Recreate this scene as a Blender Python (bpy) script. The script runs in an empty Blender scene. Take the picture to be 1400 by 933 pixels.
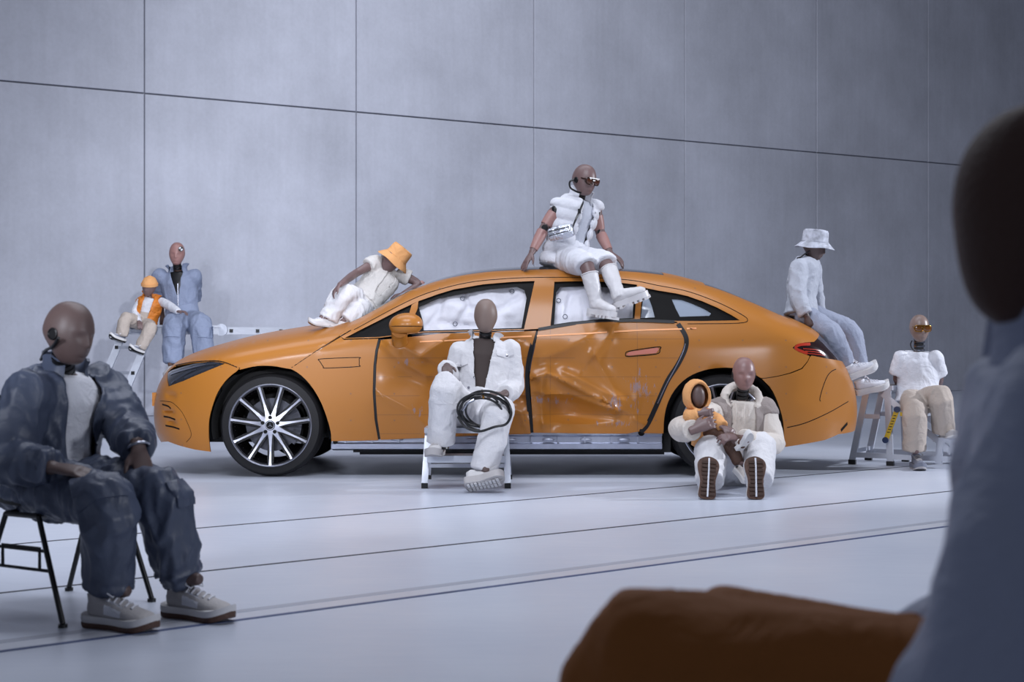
import bpy, bmesh, math, random
import numpy as np
from mathutils import Vector, Matrix, Quaternion
from mathutils.geometry import delaunay_2d_cdt
from mathutils.bvhtree import BVHTree

# ------------------------------------------------------------------ camera, light, exposure
FPX, CAM_Z, CX, CY = 2000.0, 0.97, 700.0, 466.5
scene = bpy.context.scene
C = scene.collection
cam_data = bpy.data.cameras.new('camera')
cam_data.sensor_width = 36.0
cam_data.lens = 36.0 * FPX / 1400.0
cam_data.clip_start = 0.05
cam_data.clip_end = 200.0
cam_data.dof.use_dof = True
cam_data.dof.focus_distance = 10.4
cam_data.dof.aperture_fstop = 4.5
cam = bpy.data.objects.new('camera', cam_data)
cam.location = (0, 0, CAM_Z)
cam.rotation_euler = (math.radians(90), 0, 0)
C.objects.link(cam)
scene.camera = cam

world = bpy.data.worlds.new('hall_ambient')
scene.world = world
world.use_nodes = True
world.node_tree.nodes['Background'].inputs[0].default_value = (0.50, 0.56, 0.74, 1)
world.node_tree.nodes['Background'].inputs[1].default_value = 0.14

def aim(o, target):
    d = Vector(target) - o.location
    o.rotation_euler = d.to_track_quat('-Z', 'Y').to_euler()

def area_light(name, loc, target, size, size_y, power, color, spread=180):
    l = bpy.data.lights.new(name, 'AREA')
    l.shape = 'RECTANGLE'; l.size = size; l.size_y = size_y
    l.energy = power; l.color = color; l.spread = math.radians(spread)
    o = bpy.data.objects.new(name, l); o.location = loc; C.objects.link(o); aim(o, target)
    return o

def spot_light(name, loc, target, power, color, angle, blend, radius):
    l = bpy.data.lights.new(name, 'SPOT')
    l.energy = power; l.color = color; l.spot_size = math.radians(angle)
    l.spot_blend = blend; l.shadow_soft_size = radius
    o = bpy.data.objects.new(name, l); o.location = loc; C.objects.link(o); aim(o, target)
    return o

COOL = (0.85, 0.89, 1.0)
area_light('key_softbox', (-0.4, 6.0, 6.0), (-0.2, 11.0, 0.7), 4.0, 2.0, 200, COOL, 150)
area_light('overhead_softbox', (-1.0, 11.5, 8.6), (-1.0, 11.5, 0.0), 10.0, 4.0, 400, COOL)
spot_light('floor_lamp_left', (-2.9, 3.4, 1.75), (-1.2, 14.0, 1.2), 400, COOL, 75, 0.7, 0.30)
spot_light('floor_lamp_right', (3.3, 2.6, 1.6), (-2.4, 10.5, 1.0), 260, COOL, 105, 0.8, 0.30)
spot_light('side_lamp', (9.2, 10.6, 3.6), (0.6, 11.2, 0.3), 2000, (0.86, 0.90, 1.0), 45, 0.5, 0.08)
spot_light('wall_fill', (-0.4, 10.0, 9.2), (1.4, 24.0, 3.4), 3900, COOL, 78, 1.0, 0.8)  # unseen fill light added to brighten the back wall
spot_light('spot_lamp_right', (1.0, 0.2, 2.2), (-3.6, 15.2, 1.6), 2600, COOL, 22, 1.0, 0.07)
spot_light('spot_lamp_left', (-1.0, -2.2, 2.0), (-3.4, 15.2, 1.6), 1700, COOL, 20, 1.0, 0.07)

scene.view_settings.view_transform = 'Standard'
scene.view_settings.look = 'None'
scene.view_settings.gamma = 1.0
scene.view_settings.use_curve_mapping = False
scene.view_settings.exposure = 0.08

# ------------------------------------------------------------------ helpers
def P(px, py, Y):
    """a point of the place, measured on the photograph at depth Y"""
    return Vector(((px - CX) * Y / FPX, Y, CAM_Z - (py - CY) * Y / FPX))

def tag(o, label=None, cat=None, group=None, kind=None):
    if label: o['label'] = label
    if cat: o['category'] = cat
    if group: o['group'] = group
    if kind: o['kind'] = kind
    return o

def empty(name, loc=(0, 0, 0)):
    o = bpy.data.objects.new(name, None)
    o.location = loc
    o.empty_display_size = 0.1
    C.objects.link(o)
    return o

def shade(me, angle=None):
    me.polygons.foreach_set('use_smooth', [True] * len(me.polygons))
    if angle is not None:
        try: me.set_sharp_from_angle(angle=math.radians(angle))
        except Exception: pass

def put(name, me, mat, parent=None, angle=None, flat=False):
    """link a mesh as one object; geometry is given in world space"""
    me.name = name
    if not flat: shade(me, angle)
    me.materials.clear(); me.materials.append(mat)
    o = bpy.data.objects.new(name, me)
    C.objects.link(o)
    if parent is not None:
        o.parent = parent
        w = Vector((0, 0, 0)); p = parent
        while p is not None:
            w += p.location; p = p.parent
        o.location = -w
    return o

def mesh(verts, faces):
    me = bpy.data.meshes.new('m')
    me.from_pydata([tuple(v) for v in verts], [], faces)
    me.update()
    return me

class MB:
    """collects shapes into one mesh"""
    def __init__(s): s.v = []; s.f = []
    def add(s, verts, faces):
        n = len(s.v); s.v.extend([tuple(v) for v in verts]); s.f.extend([tuple(i + n for i in f) for f in faces]); return s
    def box(s, c, size, rot=None, taper=1.0):
        c = Vector(c); hx, hy, hz = size[0] / 2, size[1] / 2, size[2] / 2
        vs = []
        for z, k in ((-hz, 1.0), (hz, taper)):
            for x, y in ((-hx, -hy), (hx, -hy), (hx, hy), (-hx, hy)):
                v = Vector((x * k, y * k, z)); v = rot @ v if rot is not None else v
                vs.append(c + v)
        return s.add(vs, [(3, 2, 1, 0), (4, 5, 6, 7), (0, 1, 5, 4), (1, 2, 6, 5), (2, 3, 7, 6), (3, 0, 4, 7)])
    def bar(s, a, b, w, h, up=(0, 0, 1)):
        a = Vector(a); b = Vector(b); d = (b - a); L = d.length; d.normalize()
        u = Vector(up); x = d.cross(u)
        if x.length < 1e-4: x = d.cross(Vector((1, 0, 0)))
        x.normalize(); y = x.cross(d).normalized()
        vs = []
        for p in (a, b):
            for i, j in ((-1, -1), (1, -1), (1, 1), (-1, 1)):
                vs.append(p + x * (i * w / 2) + y * (j * h / 2))
        return s.add(vs, [(3, 2, 1, 0), (4, 5, 6, 7), (0, 1, 5, 4), (1, 2, 6, 5), (2, 3, 7, 6), (3, 0, 4, 7)])
    def tube(s, pts, rad, seg=10, cap=True, closed=False, up=None, sq=1.0):
        v, f = loft(pts, rad, seg, cap, closed, up, sq); return s.add(v, f)
    def ball(s, c, r, rot=None, nu=16, nv=10):
        v, f = ellipsoid(c, r, rot, nu, nv); return s.add(v, f)
    def disc(s, c, axis, r, h, seg=20):
        c = Vector(c); a = Vector(axis).normalized()
        return s.tube([c - a * h / 2, c + a * h / 2], [r, r], seg)
    def me(s): return mesh(s.v, s.f)
    def put(s, name, mat, parent=None, angle=40, flat=False): return put(name, s.me(), mat, parent, angle, flat)

def smooth_path(pts, n):
    """catmull-rom resample, n pieces per span"""
    pts = [np.array(p, float) for p in pts]
    ext = [2 * pts[0] - pts[1]] + pts + [2 * pts[-1] - pts[-2]]
    out = []
    for i in range(len(pts) - 1):
        p0, p1, p2, p3 = ext[i:i + 4]
        for k in range(n):
            t = k / n
            out.append(0.5 * ((2 * p1) + (p2 - p0) * t + (2 * p0 - 5 * p1 + 4 * p2 - p3) * t * t + (3 * p1 - p0 - 3 * p2 + p3) * t ** 3))
    out.append(pts[-1])
    return out

def loft(pts, rad, seg=12, cap=True, closed=False, up=None, sq=1.0):
    """tube along pts; rad = number or (a, b) per point; a lies along side axis, b along 'up' axis"""
    pts = [Vector(p) for p in pts]; n = len(pts)
    if not isinstance(rad, (list, tuple)): rad = [rad] * n
    rad = [(r, r) if not isinstance(r, (list, tuple)) else r for r in rad]
    tang = []
    for i in range(n):
        if closed: t = pts[(i + 1) % n] - pts[i - 1]
        elif i == 0: t = pts[1] - pts[0]
        elif i == n - 1: t = pts[-1] - pts[-2]
        else: t = (pts[i + 1] - pts[i]).normalized() + (pts[i] - pts[i - 1]).normalized()
        tang.append(t.normalized() if t.length > 1e-9 else Vector((0, 0, 1)))
    vs = []; ref = Vector(up) if up is not None else None
    if ref is None:
        ref = Vector((0, 0, 1)) if abs(tang[0].z) < 0.9 else Vector((0, 1, 0))
    nrm = ref
    for i in range(n):
        t = tang[i]
        base = ref if up is not None else nrm
        y = base - t * base.dot(t)
        if y.length < 1e-5: y = t.orthogonal()
        y.normalize(); x = t.cross(y).normalized(); nrm = y
        a, b = rad[i]
        for k in range(seg):
            th = 2 * math.pi * k / seg; c_, s_ = math.cos(th), math.sin(th)
            if sq != 1.0:
                c_ = math.copysign(abs(c_) ** sq, c_); s_ = math.copysign(abs(s_) ** sq, s_)
            vs.append(pts[i] + x * (a * c_) + y * (b * s_))
    fs = []
    m = n if closed else n - 1
    for i in range(m):
        j = (i + 1) % n
        for k in range(seg):
            k2 = (k + 1) % seg
            fs.append((i * seg + k, i * seg + k2, j * seg + k2, j * seg + k))
    if cap and not closed:
        fs.append(tuple(range(seg - 1, -1, -1))); fs.append(tuple((n - 1) * seg + k for k in range(seg)))
    return vs, fs

def ellipsoid(c, r, rot=None, nu=16, nv=10):
    c = Vector(c)
    if not isinstance(r, (list, tuple)): r = (r, r, r)
    vs = [Vector((0, 0, -r[2]))]
    for j in range(1, nv):
        ph = -math.pi / 2 + math.pi * j / nv
        for i in range(nu):
            th = 2 * math.pi * i / nu
            vs.append(Vector((r[0] * math.cos(ph) * math.cos(th), r[1] * math.cos(ph) * math.sin(th), r[2] * math.sin(ph))))
    vs.append(Vector((0, 0, r[2])))
    vs = [c + (rot @ v if rot is not None else v) for v in vs]
    fs = []
    for i in range(nu): fs.append((0, 1 + (i + 1) % nu, 1 + i))
    for j in range(nv - 2):
        a = 1 + j * nu; b = a + nu
        for i in range(nu): fs.append((a + i, a + (i + 1) % nu, b + (i + 1) % nu, b + i))
    a = 1 + (nv - 2) * nu; top = len(vs) - 1
    for i in range(nu): fs.append((a + i, a + (i + 1) % nu, top))
    return vs, fs

def lathe(prof, c, axis, seg=48, closed=False):
    """profile [(radius, along)] around an axis"""
    c = Vector(c); a = Vector(axis).normalized(); x = a.orthogonal().normalized(); y = a.cross(x)
    vs = []
    for r, h in prof:
        for k in range(seg):
            th = 2 * math.pi * k / seg
            vs.append(c + a * h + x * (r * math.cos(th)) + y * (r * math.sin(th)))
    fs = []
    n = len(prof); m = n if closed else n - 1
    for i in range(m):
        j = (i + 1) % n
        for k in range(seg):
            k2 = (k + 1) % seg
            fs.append((i * seg + k, i * seg + k2, j * seg + k2, j * seg + k))
    return vs, fs

# ---- vector noise in numpy
_rng = np.random.RandomState(7)
_perm = _rng.permutation(256); _perm = np.concatenate([_perm, _perm, _perm])
_grad = _rng.normal(size=(256, 3)); _grad /= np.linalg.norm(_grad, axis=1)[:, None]
def noise3(p):
    p = np.asarray(p, float); i = np.floor(p).astype(int); f = p - i; i &= 255
    u = f * f * f * (f * (f * 6 - 15) + 10)
    def g(dx, dy, dz):
        h = _perm[_perm[_perm[i[:, 0] + dx] + i[:, 1] + dy] + i[:, 2] + dz]
        return (_grad[h] * (f - np.array([dx, dy, dz]))).sum(1)
    def mix(a, b, t): return a + (b - a) * t
    x00 = mix(g(0, 0, 0), g(1, 0, 0), u[:, 0]); x10 = mix(g(0, 1, 0), g(1, 1, 0), u[:, 0])
    x01 = mix(g(0, 0, 1), g(1, 0, 1), u[:, 0]); x11 = mix(g(0, 1, 1), g(1, 1, 1), u[:, 0])
    return 1.6 * mix(mix(x00, x10, u[:, 1]), mix(x01, x11, u[:, 1]), u[:, 2])

# ---- materials
def mat(name, color, rough=0.6, metal=0.0, bump=0.0, bscale=60.0, var=0.0, vscale=4.0, spec=0.5, coat=0.0, sheen=0.0, fold=0.0, fscale=11.0):
    m = bpy.data.materials.new(name); m.use_nodes = True
    nt = m.node_tree; b = nt.nodes['Principled BSDF']
    b.inputs['Base Color'].default_value = (*color, 1); b.inputs['Roughness'].default_value = rough
    b.inputs['Metallic'].default_value = metal; b.inputs['Specular IOR Level'].default_value = spec
    b.inputs['Coat Weight'].default_value = coat
    if coat: b.inputs['Coat Roughness'].default_value = 0.12
    if sheen: b.inputs['Sheen Weight'].default_value = sheen
    tc = nt.nodes.new('ShaderNodeTexCoord')
    if var:
        n = nt.nodes.new('ShaderNodeTexNoise'); n.inputs['Scale'].default_value = vscale; n.inputs['Detail'].default_value = 6
        nt.links.new(tc.outputs['Object'], n.inputs['Vector'])
        r = nt.nodes.new('ShaderNodeValToRGB')
        r.color_ramp.elements[0].position = 0.3; r.color_ramp.elements[1].position = 0.7
        r.color_ramp.elements[0].color = (*[c * (1 - var) for c in color], 1)
        r.color_ramp.elements[1].color = (*[min(1, c * (1 + var)) for c in color], 1)
        nt.links.new(n.outputs['Fac'], r.inputs['Fac']); nt.links.new(r.outputs['Color'], b.inputs['Base Color'])
    if bump:
        n2 = nt.nodes.new('ShaderNodeTexNoise'); n2.inputs['Scale'].default_value = bscale; n2.inputs['Detail'].default_value = 4
        nt.links.new(tc.outputs['Object'], n2.inputs['Vector'])
        bp = nt.nodes.new('ShaderNodeBump'); bp.inputs['Strength'].default_value = bump; bp.inputs['Distance'].default_value = 0.01
        nt.links.new(n2.outputs['Fac'], bp.inputs['Height']); nt.links.new(bp.outputs['Normal'], b.inputs['Normal'])
    if fold:      # fine creases of worn cloth
        n3 = nt.nodes.new('ShaderNodeTexNoise'); n3.inputs['Scale'].default_value = fscale; n3.inputs['Detail'].default_value = 3; n3.inputs['Distortion'].default_value = 1.2
        nt.links.new(tc.outputs['Object'], n3.inputs['Vector'])
        s1 = nt.nodes.new('ShaderNodeMath'); s1.operation = 'SUBTRACT'; s1.inputs[1].default_value = .5; nt.links.new(n3.outputs['Fac'], s1.inputs[0])
        s2 = nt.nodes.new('ShaderNodeMath'); s2.operation = 'ABSOLUTE'; nt.links.new(s1.outputs[0], s2.inputs[0])
        b3 = nt.nodes.new('ShaderNodeBump'); b3.inputs['Strength'].default_value = fold; b3.inputs['Distance'].default_value = 0.06; b3.invert = True
        nt.links.new(s2.outputs[0], b3.inputs['Height'])
        if bump: nt.links.new(bp.outputs['Normal'], b3.inputs['Normal'])
        nt.links.new(b3.outputs['Normal'], b.inputs['Normal'])
    return m

def srgb(r, g, b):
    f = lambda c: ((c / 255 + 0.055) / 1.055) ** 2.4 if c > 10 else c / 255 / 12.92
    return (f(r), f(g), f(b))
# ------------------------------------------------------------------ room
def concrete(name, base, rough=0.75, streak=True):
    m = bpy.data.materials.new(name); m.use_nodes = True
    nt = m.node_tree; L = nt.links; b = nt.nodes['Principled BSDF']; b.inputs['Roughness'].default_value = rough
    tc = nt.nodes.new('ShaderNodeTexCoord')
    n1 = nt.nodes.new('ShaderNodeTexNoise'); n1.inputs['Scale'].default_value = 0.7; n1.inputs['Detail'].default_value = 9; n1.inputs['Roughness'].default_value = 0.62
    L.new(tc.outputs['Object'], n1.inputs['Vector'])
    mp = nt.nodes.new('ShaderNodeMapping'); mp.inputs['Scale'].default_value = (5.0, 5.0, 0.35)
    L.new(tc.outputs['Object'], mp.inputs['Vector'])
    n2 = nt.nodes.new('ShaderNodeTexNoise'); n2.inputs['Scale'].default_value = 2.4; n2.inputs['Detail'].default_value = 7
    L.new(mp.outputs[0], n2.inputs['Vector'])
    n3 = nt.nodes.new('ShaderNodeTexNoise'); n3.inputs['Scale'].default_value = 22; n3.inputs['Detail'].default_value = 6
    L.new(tc.outputs['Object'], n3.inputs['Vector'])
    def mul(a, k, off):
        mm = nt.nodes.new('ShaderNodeMath'); mm.operation = 'MULTIPLY_ADD'; L.new(a, mm.inputs[0])
        mm.inputs[1].default_value = k; mm.inputs[2].default_value = off; return mm.outputs[0]
    def add(a, c):
        mm = nt.nodes.new('ShaderNodeMath'); mm.operation = 'ADD'; L.new(a, mm.inputs[0]); L.new(c, mm.inputs[1]); return mm.outputs[0]
    s = add(add(mul(n1.outputs['Fac'], 1.15, -0.12), mul(n2.outputs['Fac'], 0.22 if streak else 0.05, 0.0)), mul(n3.outputs['Fac'], 0.25, 0.0))
    r = nt.nodes.new('ShaderNodeValToRGB')
    r.color_ramp.elements[0].position = 0.4; r.color_ramp.elements[1].position = 0.95
    r.color_ramp.elements[0].color = (*[c * 0.80 for c in base], 1); r.color_ramp.elements[1].color = (*[min(1, c * 1.12) for c in base], 1)
    L.new(s, r.inputs['Fac']); L.new(r.outputs['Color'], b.inputs['Base Color'])
    vo = nt.nodes.new('ShaderNodeTexVoronoi'); vo.inputs['Scale'].default_value = 9
    L.new(tc.outputs['Object'], vo.inputs['Vector'])
    hr = nt.nodes.new('ShaderNodeValToRGB'); hr.color_ramp.elements[0].position = 0.0; hr.color_ramp.elements[1].position = 0.06
    L.new(vo.outputs['Distance'], hr.inputs['Fac'])
    hs = add(mul(n3.outputs['Fac'], 0.5, 0), mul(hr.outputs['Color'], 0.5, 0))
    bp = nt.nodes.new('ShaderNodeBump'); bp.inputs['Strength'].default_value = 0.22; bp.inputs['Distance'].default_value = 0.01
    L.new(hs, bp.inputs['Height']); L.new(bp.outputs['Normal'], b.inputs['Normal'])
    return m

M_wall = concrete('wall_concrete', srgb(192, 194, 204))
M_joint = mat('joint_dark', srgb(122, 124, 134), 0.9)

def floor_mat():
    m = bpy.data.materials.new('floor_epoxy'); m.use_nodes = True
    nt = m.node_tree; L = nt.links; b = nt.nodes['Principled BSDF']
    tc = nt.nodes.new('ShaderNodeTexCoord')
    n1 = nt.nodes.new('ShaderNodeTexNoise'); n1.inputs['Scale'].default_value = 0.9; n1.inputs['Detail'].default_value = 8
    L.new(tc.outputs['Object'], n1.inputs['Vector'])
    r = nt.nodes.new('ShaderNodeValToRGB'); r.color_ramp.elements[0].position = 0.3; r.color_ramp.elements[1].position = 0.75
    r.color_ramp.elements[0].color = (*srgb(188, 194, 208), 1); r.color_ramp.elements[1].color = (*srgb(203, 208, 219), 1)
    L.new(n1.outputs['Fac'], r.inputs['Fac']); L.new(r.outputs['Color'], b.inputs['Base Color'])
    mp = nt.nodes.new('ShaderNodeMapping'); mp.inputs['Scale'].default_value = (1.5, 9, 1); mp.inputs['Rotation'].default_value = (0, 0, math.radians(-38))
    L.new(tc.outputs['Object'], mp.inputs['Vector'])
    n2 = nt.nodes.new('ShaderNodeTexNoise'); n2.inputs['Scale'].default_value = 3; n2.inputs['Detail'].default_value = 8
    L.new(mp.outputs[0], n2.inputs['Vector'])
    rr = nt.nodes.new('ShaderNodeMapRange'); rr.inputs[3].default_value = 0.24; rr.inputs[4].default_value = 0.46
    L.new(n2.outputs['Fac'], rr.inputs[0]); L.new(rr.outputs[0], b.inputs['Roughness'])
    bp = nt.nodes.new('ShaderNodeBump'); bp.inputs['Strength'].default_value = 0.05; bp.inputs['Distance'].default_value = 0.01
    L.new(n2.outputs['Fac'], bp.inputs['Height']); L.new(bp.outputs['Normal'], b.inputs['Normal'])
    return m
M_floor = floor_mat()
M_groove = mat('groove_black', srgb(34, 36, 46), 0.6)
M_strip = mat('floor_strip_pale', srgb(196, 199, 208), 0.3, var=0.06, vscale=3)
M_bluetape = mat('floor_strip_blue', srgb(66, 80, 118), 0.5, var=0.25, vscale=6)
M_stripgrey = mat('floor_strip_grey', srgb(166, 170, 182), 0.4, var=0.06, vscale=3)

fl = MB(); fl.box((2, 14, -0.1), (70, 60, 0.2))
floor = fl.put('floor', M_floor, flat=True); tag(floor, 'glossy pale blue-grey hall floor under the orange car', 'floor', kind='structure')
FDIR = Vector((2515.0, FPX, 0)).normalized(); FPER = Vector((-FDIR.y, FDIR.x, 0))
def ground(px, py):
    Y = CAM_Z * FPX / (py - CY); return Vector(((px - CX) * Y / FPX, Y, 0))
def floor_line(name, px, py, width, h, m, back=14, fwd=34, off=0.0):
    p = ground(px, py) + FPER * off
    b = MB(); z = h / 2
    b.bar(p - FDIR * back + Vector((0, 0, z - 0.0005)), p + FDIR * fwd + Vector((0, 0, z - 0.0005)), width, h)
    return b.put(name, m, floor, flat=True)
floor_line('floor_joint', 750, 681, 0.022, 0.002, M_groove)
floor_line('floor_joint', 750, 731, 0.022, 0.002, M_groove)
floor_line('floor_stripe_blue', 750, 792.5, 0.022, 0.003, M_bluetape)
floor_line('floor_stripe_pale', 750, 792.5, 0.10, 0.002, M_strip, off=0.062)
floor_line('floor_stripe_grey', 750, 792.5, 0.05, 0.0016, M_stripgrey, off=0.15)

# back wall: cast concrete panels with recessed joints
WA = math.radians(35.7); WD = Vector((math.cos(WA), math.sin(WA), 0)); WN = Vector((math.sin(WA), -math.cos(WA), 0))
W0 = Vector((-4.73, 18.83, 0)); PW = 3.12
wb = MB(); a0 = -3; a1 = 9
p0 = W0 + WD * (a0 * PW) - WN * 0.28; p1 = W0 + WD * (a1 * PW) - WN * 0.28
wb.bar(p0 + Vector((0, 0, 5)), p1 + Vector((0, 0, 5)), 0.5, 10)
wall = wb.put('wall_back', M_joint, flat=True); tag(wall, 'tall cast concrete wall behind the car', 'wall', kind='structure')
def jz(k): return 4.16 + 0.045 * k
GAP = 0.02
for k in range(a0, a1):
    for row in range(2):
        s0, s1 = k * PW + GAP / 2, (k + 1) * PW - GAP / 2
        if k == 3: s1 += 0.05
        if k == 4: s0 += 0.05
        zb = (0.004, 0.004) if row == 0 else (jz(k) + GAP / 2, jz(k + 1) + GAP / 2)
        zt = (jz(k) - GAP / 2, jz(k + 1) - GAP / 2) if row == 0 else (10, 10)
        e = 0.005
        def q(s, z, o): p = W0 + WD * s + WN * o; return Vector((p.x, p.y, z))
        jit = 0.003 * ((k * 7 + row * 3) % 3)
        vs = [q(s0, zb[0], -0.06), q(s1, zb[1], -0.06), q(s1, zt[1], -0.06), q(s0, zt[0], -0.06),
              q(s0, zb[0], jit - e), q(s1, zb[1], jit - e), q(s1, zt[1], jit - e), q(s0, zt[0], jit - e),
              q(s0 + e, zb[0] + e, jit), q(s1 - e, zb[1] + e, jit), q(s1 - e, zt[1] - e, jit), q(s0 + e, zt[0] - e, jit)]
        fs = [(8, 9, 10, 11)] + [(4 + i, 4 + (i + 1) % 4, 8 + (i + 1) % 4, 8 + i) for i in range(4)] + [(i, (i + 1) % 4, 4 + (i + 1) % 4, 4 + i) for i in range(4)]
        put('panel', mesh(vs, fs), M_wall, wall, flat=True)
# ------------------------------------------------------------------ the car
CARY = 11.363          # depth of the car's centre line; the nose points to -x
def pchip(pts):
    xs = np.array([p[0] for p in pts], float); ys = np.array([p[1] for p in pts], float)
    h = np.diff(xs); d = np.diff(ys) / h; m = np.zeros(len(xs))
    for i in range(1, len(xs) - 1):
        if d[i - 1] * d[i] > 0:
            w1 = 2 * h[i] + h[i - 1]; w2 = h[i] + 2 * h[i - 1]; m[i] = (w1 + w2) / (w1 / d[i - 1] + w2 / d[i])
    m[0] = d[0]; m[-1] = d[-1]
    xs_, ys_, m_ = list(xs), list(ys), list(m)
    import bisect
    def f(x):
        if x <= xs_[0]: return ys_[0]
        if x >= xs_[-1]: return ys_[-1]
        i = bisect.bisect_right(xs_, x) - 1
        hh = xs_[i + 1] - xs_[i]; t = (x - xs_[i]) / hh
        return ((1 + 2 * t) * (1 - t) ** 2) * ys_[i] + t * (1 - t) ** 2 * hh * m_[i] + t * t * (3 - 2 * t) * ys_[i + 1] + t * t * (t - 1) * hh * m_[i + 1]
    return f
XT_F, L_F, XT_R, L_R = -2.730, 0.94, 2.630, 0.86
f_zt = pchip([(-2.735, .50), (-2.70, .64), (-2.64, .735), (-2.55, .82), (-2.42, .885), (-2.2, .955), (-1.9, 1.03), (-1.5, 1.098), (-1.2, 1.15), (-1.0, 1.245), (-.75, 1.373),
              (-.54, 1.452), (-.32, 1.502), (-.1, 1.528), (.2, 1.54), (.5, 1.54), (.86, 1.522), (1.1, 1.495), (1.38, 1.43), (1.5, 1.395), (1.76, 1.292), (1.93, 1.216), (2.13, 1.14), (2.25, 1.085), (2.35, 1.0),
              (2.45, .89), (2.54, .77), (2.6, .63), (2.635, .50)])
f_zs = pchip([(-2.735, .38), (-2.5, .62), (-2.2, .74), (-1.9, .80), (-1.5, .86), (-1.0, .90), (-.5, .92), (.5, .95), (1.2, .98), (1.8, .95), (2.2, .84), (2.4, .70), (2.635, .38)])
f_m = pchip([(-2.7, 2.2), (-1.5, 2.4), (-1.1, 3.0), (-.7, 4.4), (0, 5.0), (1.2, 4.6), (1.8, 3.2), (2.3, 2.4), (2.6, 2.2)])
f_w = pchip([(-2.735, .94), (-2.0, .952), (-1.3, .963), (1.2, .963), (2.0, .95), (2.635, .92)])
f_k = pchip([(-1.6, 0.0), (-1.1, .25), (-.6, .43), (1.3, .43), (2.0, .28), (2.4, .1)])
f_tb = pchip([(-2.735, .72), (-1.5, .74), (-1.1, .84), (-.7, .93), (1.1, .93), (1.7, .90), (2.3, .82), (2.635, .80)])
f_off = pchip([(.15, .11), (.22, .05), (.30, .012), (.42, 0), (1.6, 0)])
U_F = XT_F + L_F - L_F * math.pi / 2 + 0.002; U_R = XT_R - L_R + L_R * math.pi / 2 - 0.002

def u2x(u, z=0.5):
    if u < XT_F + L_F:
        phi = math.pi / 2 - (XT_F + L_F - u) / L_F; phi = max(phi, 0.0)
        x = XT_F + L_F * (1 - math.cos(phi)); return x + f_off(z) * math.cos(phi) ** 2, (1 - math.cos(phi) ** 2.5) ** .4
    if u > XT_R - L_R:
        phi = math.pi / 2 - (u - (XT_R - L_R)) / L_R; phi = max(phi, 0.0)
        x = XT_R - L_R * (1 - math.cos(phi)); return x - f_off(z) * math.cos(phi) ** 2 * 1.3, (1 - math.cos(phi) ** 2.5) ** .4
    return u, 1.0
def x2u(x):
    if x < XT_F + L_F:
        c = 1 - max(0.0, x - XT_F) / L_F; return XT_F + L_F - L_F * (math.pi / 2 - math.acos(min(1, c)))
    if x > XT_R - L_R:
        c = 1 - max(0.0, XT_R - x) / L_R; return XT_R - L_R + L_R * (math.pi / 2 - math.acos(min(1, c)))
    return x
def wside(x, z):
    q = z - 0.97; sm = (q + math.sqrt(q * q + .004)) / 2
    w = f_w(x) - f_k(x) * sm
    lo = max(0.0, .58 - z) / .4
    w -= .035 * lo * lo
    return w
def car_y(u, z):
    x, pf = u2x(u, z)
    zs, zt, m = f_zs(x), f_zt(x), f_m(x)
    t = min(max((z - zs) / max(zt - zs, .01), 0), 1)
    return x, wside(x, z) * pf * (1 - t ** m) ** (1 / m)
def z_tb(u):
    x, _ = u2x(u); zs, zt = f_zs(x), f_zt(x); return zs + f_tb(x) * (zt - zs)
def px2uz(px, py):
    Y = 10.6
    for _ in range(40):
        x = (px - CX) * Y / FPX; z = CAM_Z - (py - CY) * Y / FPX
        u = x2u(min(max(x, XT_F), XT_R)); _, y = car_y(u, z)
        Y = 0.6 * Y + 0.4 * (CARY - y)
    return (u, z)
def pxs(l): return [px2uz(*p) for p in l]
def curve_tb(x0, x1, n=24):
    u0, u1 = x2u(x0), x2u(x1)
    return [(u0 + (u1 - u0) * i / n, z_tb(u0 + (u1 - u0) * i / n)) for i in range(n + 1)]
def smooth2(l, n=4): return [tuple(p) for p in smooth_path(l, n)]
def densify(poly, step):
    out = []
    for a, b in zip(poly, poly[1:] + poly[:1]):
        d = math.hypot(b[0] - a[0], b[1] - a[1])
        if d < 1e-6: continue
        n = max(1, int(math.ceil(d / step)))
        out += [(a[0] + (b[0] - a[0]) * i / n, a[1] + (b[1] - a[1]) * i / n) for i in range(n)]
    return out
def inside_np(pts, poly):
    pts = np.asarray(pts); x, y = pts[:, 0], pts[:, 1]; r = np.zeros(len(pts), bool)
    P_ = np.asarray(poly); Q = np.roll(P_, -1, axis=0)
    for (x0, y0), (x1, y1) in zip(P_, Q):
        if y0 == y1: continue
        c = ((y0 > y) != (y1 > y)) & (x < (x1 - x0) * (y - y0) / (y1 - y0) + x0); r ^= c
    return r
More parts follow.
